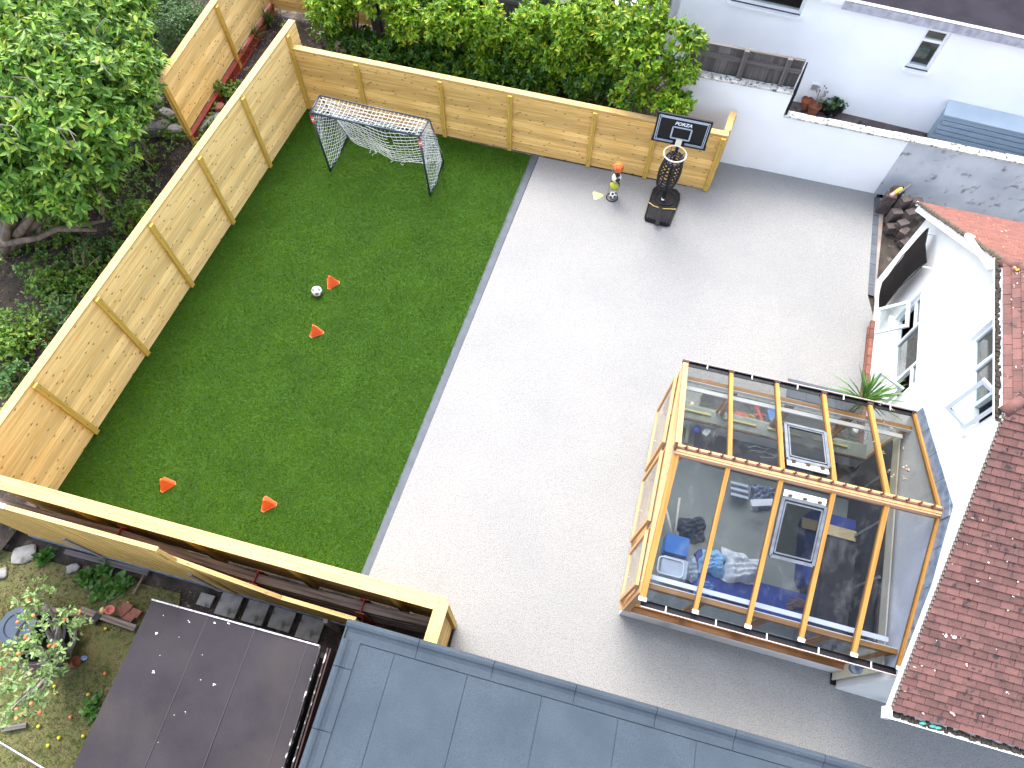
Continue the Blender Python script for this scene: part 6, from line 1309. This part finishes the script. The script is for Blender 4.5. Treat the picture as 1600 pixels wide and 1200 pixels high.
for i, (u, v, zc, R_, r0, nl, m, ln, lab, dn) in enumerate([
    (300, 60, 1.0, .55, .42, 9, SHRUBD, .05, 'dense dark small leaved bush between the white tank and pale fence', 150), (275, 10, 1.0, .6, .45, 8, SHRUBD, .05, 'dark bush at the top edge behind the pale fence', 130),
    (200, 165, .8, .3, .28, 6, SHRUBM, .055, 'fine leaved green bush left of the rubble lumps', 150), (150, 300, .6, .3, .2, 5, SHRUBM, .09, 'leafy shrub at the edge of the tree\'s shade', 70), (200, 340, .5, .3, .2, 5, SHRUBM, .09, 'light leafy shrub close to the middle of the long fence', 65),
    (110, 350, .5, .4, .2, 5, SHRUBM, .08, 'small shrub over the grey tree limb', 65), (130, 420, .35, .35, .2, 5, SHRUBM, .09, 'yellow green shrub on the bank below the tree limb', 55), (60, 440, .4, .4, .25, 6, SHRUBM, .08, 'green shrub on the leaf litter at the left', 70), (30, 520, .45, .4, .28, 7, SHRUBM, .08, 'bright leaved shrub at the left edge in mid height', 80),
    (110, 500, .35, .3, .2, 6, SHRUBD, .07, 'dark shrub beside the long fence in mid bank', 80), (20, 590, .4, .3, .22, 5, SHRUBD, .08, 'dark green shrub at the left edge, lowest on the bank', 70), (230, 250, .3, .2, .14, 4, SHRUBM, .06, 'tiny shrub under the rubble lumps', 80), (160, 390, .35, .35, .2, 5, SHRUBD, .08, 'dark leafy shrub against the outer face of the long fence', 70),
    (85, 560, .3, .3, .18, 5, SHRUBD, .07, 'low dark shrub by the lower part of the long fence', 70), (245, 190, .35, .2, .13, 4, SHRUBM, .06, 'sprig of green growing over the rubble', 80)]):
    shrub('shrub', lab, 'shrub', u, v, zc, lobs(nl, R_, r0, 60+i, .2), m, dens=dn, ln=ln, wd=ln*.26, n=6, group=SH, stems=5)
for i, (u, v, z, lab) in enumerate([(455, 45, .5, 'short weed clump just behind the corner of the fences'), (500, 55, .5, 'thin leafy sprig right of the fence corner'), (352, 140, .35, 'green weed clump on the red beam between the fences')]):
    shrub('weed', lab, 'weed', u, v, z, lobs(4, .2, .13, 90+i, .12), SHRUBD if i == 0 else SHRUBM, dens=90, ln=.07, wd=.02, n=5, stems=3)
GRS = leafmat('grass_tuft', [(.03, .08, .015), (.06, .14, .03), (.16, .2, .06)])
for k, (u, v, lab) in enumerate([(398, 62, 'shaggy grass clump between the two fences near the corner'), (375, 90, 'arching grass clump lower down between the two fences'), (420, 40, 'grass clump beside the inner corner of the pale fence')]):
    blades('grass_clump', lab, 'grass', G(u, v, .2), 170, .5, .008, GRS, el=(.4, 1.4), seed=k+20, group='grass clumps between the fences')
# laurel shrub sprigs, broad weeds south
BW = leafmat('broad_weed', [(.04, .12, .02), (.07, .19, .03), (.11, .24, .04)])
for k, (u, v, r0, lab) in enumerate([(140, 905, .13, 'broad leaved weed left of the stick'), (158, 925, .16, 'largest broad leaved weed behind the salmon cup'), (193, 910, .14, 'broad leaved weed right of the largest one'), (165, 888, .1, 'broad leaved weed near the mossy timber'), (70, 868, .09, 'broad leaved weed at the foot of the aged fence'), (145, 1107, .12, 'broad leaved weed beside the shed roof edge')]):
    p = G(u, v, .02); t = thing('broad_weed', lab, 'weed', p, 'broad leaved weeds in the neighbour garden'); N_ = 16; T = np.array([[p.x+random.gauss(0, r0*.5), p.y+random.gauss(0, r0*.5), .06] for _ in range(N_)]); D = RNG.normal(size=(N_, 3))*.4+np.array([0, 0, 1]); leaves('foliage', T, D, BW, t, n=5, ln=.14, wd=.035, droop=.3)
# apple tree
c = G(60, 1040, 1.6); ab = G(105, 1035, .0); at_ = thing('apple_tree', 'sparse pale leaved apple tree with red fruit over the black tub', 'tree', ab)
APL = leafmat('apple_leaf', [(.10, .18, .05), (.17, .28, .08), (.26, .38, .13), (.36, .44, .2)], rough=.5)
lb = []
tips_ = [(62, 925, 2.0), (50, 960, 2.1), (95, 960, 1.9), (120, 975, 1.7), (35, 995, 2.1), (60, 1010, 2.2), (85, 1020, 2.0), (30, 1040, 2.1), (50, 1060, 2.1), (15, 1075, 2.0), (10, 1110, 1.9), (35, 1100, 1.8), (60, 1090, 1.8), (85, 1050, 1.7), (-20, 1040, 2.1), (-10, 1140, 1.8), (20, 1020, 2.2), (70, 985, 2.0), (45, 940, 2.0)]
for (u, v, z) in tips_: p = G(u, v, z); lb.append(((p.x, p.y, p.z), (.19, .19, .15)))
T, D = lobe_tips(lb, 60, low=-.8, depth=.8); leaves('crown', T, D, APL, at_, n=4, ln=.075, wd=.016, spread=1.2)
branches('trunk', ab, [V(l[0]) for l in lb], .05, mk('grey_bark', (.36, .33, .3), (.22, .2, .18), scale=8, rough=.95), at_)
APP = mk('apple_red', (.55, .09, .04), (.6, .3, .1), scale=12, rough=.4)
for k in range(22):
    l = random.choice(lb)[0]; p = V(l)+V((random.uniform(-.2, .2), random.uniform(-.2, .2), random.uniform(-.02, .17))); mb = MB(); mb.ball(p, .026, 6); mb.build('apple', APP, at_, smooth=True)
# fallen apples
APG = mk('fallen_yellow', (.6, .48, .03), (.45, .4, .05), scale=10, rough=.5); sp_ = [(85, 1072), (87, 1083), (138, 1085), (92, 1153), (35, 1115), (164, 1052), (165, 982), (200, 942), (60, 1135), (110, 1120), (75, 1165), (130, 1150)]
for k, (u, v) in enumerate(sp_):
    p = G(u, v, .03); mb = MB(); mb.ball(p, .028, 6); tag(mb.build('fallen_apple', APP if k in (5, 4, 9) else APG, origin=p, smooth=True), 'small fallen apple lying in the rough grass of the lower left garden', 'apple', 'fallen apples in the rough grass')
# ground cover, rough grass, leaf litter, turf blades
def inpoly(P, pts):
    x, y = P[:, 0], P[:, 1]; r = np.zeros(len(P), bool); n = len(pts)
    for i in range(n):
        a, b = pts[i], pts[(i+1) % n]; c_ = ((a.y > y) != (b.y > y)) & (x < (b.x-a.x)*(y-a.y)/((b.y-a.y)+1e-9)+a.x); r ^= c_
    return r
def scatter(pts, n):
    xs_ = [p.x for p in pts]; ys_ = [p.y for p in pts]; P = np.stack([RNG.uniform(min(xs_), max(xs_), n), RNG.uniform(min(ys_), max(ys_), n)], 1); return P[inpoly(P, pts)]
def bladefield(name, P, z, h, w_, m, lean=.6):
    N_ = len(P); a = RNG.uniform(0, 2*np.pi, N_); b = np.zeros((N_, 3)); b[:, :2] = P; b[:, 2] = z; s_ = np.stack([np.cos(a), np.sin(a), 0*a], 1)*w_/2; hh = h*RNG.uniform(.6, 1.2, (N_, 1))
    ln_ = RNG.normal(scale=lean, size=(N_, 2)); tp_ = b+np.concatenate([ln_*hh, hh], 1); X = np.stack([b-s_, b+s_, tp_], 1).reshape(-1, 3); me = bpy.data.meshes.new(name); me.vertices.add(3*N_); me.vertices.foreach_set('co', X.astype(np.float32).ravel())
    me.loops.add(3*N_); me.loops.foreach_set('vertex_index', np.arange(3*N_, dtype=np.int32)); me.polygons.add(N_); me.polygons.foreach_set('loop_start', np.arange(0, 3*N_, 3, dtype=np.int32))
    try: me.polygons.foreach_set('loop_total', np.full(N_, 3, np.int32))
    except Exception: pass
    me.materials.append(m); me.update(calc_edges=True); me.validate(); o = bpy.data.objects.new(name, me); S.collection.objects.link(o); o['kind'] = 'stuff'; return o
TB = leafmat('turf_blade', [(.026, .074, .0), (.042, .112, .001), (.07, .15, .002), (.11, .18, .005)], rough=.8, trans=.08, spec=.0, var=.14)
P_ = scatter([cornW, f1b, f4a, kN, kS2], 420000); o = bladefield('grass', P_, .0, .035, .009, TB); tag(o, 'short dense artificial turf of the lawn', 'turf')
RG = leafmat('rough_blade', [(.09, .11, .03), (.13, .15, .04), (.24, .2, .1), (.05, .11, .02)], rough=.7)
P_ = scatter([V((-12, 2.6, 0)), V((-6.6, 1.9, 0)), V((-4.8, 1.0, 0)), V((-5.0, -3, 0)), V((-12, -4, 0))], 60000); keep = RNG.uniform(size=len(P_)) < np.clip(.35+.5*np.sin(P_[:, 0]*1.7)*np.cos(P_[:, 1]*2.1)+(2.2-P_[:, 1])*.25, .05, 1)
o = bladefield('rough_grass', P_[keep], -.02, .06, .012, RG); tag(o, 'patchy rough grass of the lower left garden', 'grass')
LITTER = leafmat('leaf_litter', [(.20, .10, .045), (.12, .08, .05), (.28, .13, .05), (.07, .055, .04), (.25, .2, .12), (.05, .12, .03)], rough=.8, trans=0)
def litter(name, pts, n, z, label, ln=.06):
    P = scatter(pts, n); N_ = len(P); T = np.concatenate([P, np.full((N_, 1), z)+RNG.uniform(0, .05, (N_, 1))], 1); D = RNG.normal(size=(N_, 3))*np.array([1, 1, .25]); o = leaves(name, T, D, LITTER, None, n=1, ln=ln, wd=ln*.25, droop=0); tag(o, label, 'leaves', kind='stuff')
litter('leaf_litter', [cornW+out*.2, f1b+out*.2+f1d*3, f1b+out*5+f1d*3, cornW+out*5], 16000, .24, 'brown fallen leaves on the bank left of the long fence')
litter('hedge_litter', [f4a+f4n*.15, f4b+f4n*.15-f4d*.6, f4b+f4n*1.4, f4a+f4n*1.4], 2600, .25, 'fallen leaves along the foot of the laurel hedge')
litter('garden_litter', [V((-12, 3.2, 0)), V((-4.0, 1.9, 0)), V((-4.6, 1.1, 0)), V((-7, 1.4, 0)), V((-12, 1.2, 0))], 5000, -.02, 'bark bits and leaves on the bare soil of the lower left garden', ln=.045)
# low green ground cover on the bank
P = scatter([cornW+out*.3, f1b+out*.3, f1b+out*4.5, cornW+out*4.5], 8500); den = np.sin(P[:, 0]*2.3+1)*np.cos(P[:, 1]*1.9)+.3*np.sin(P[:, 0]*5); P = P[den > -.45]
T = np.concatenate([P, np.full((len(P), 1), .26)+RNG.uniform(0, .12, (len(P), 1))], 1); D = RNG.normal(size=T.shape)*.4+np.array([0, 0, 1]); tag(leaves('ground_cover', T, D, SHRUBM, None, n=6, ln=.075, wd=.02), 'low green ground cover on the bank left of the long fence', 'ground cover', kind='stuff')
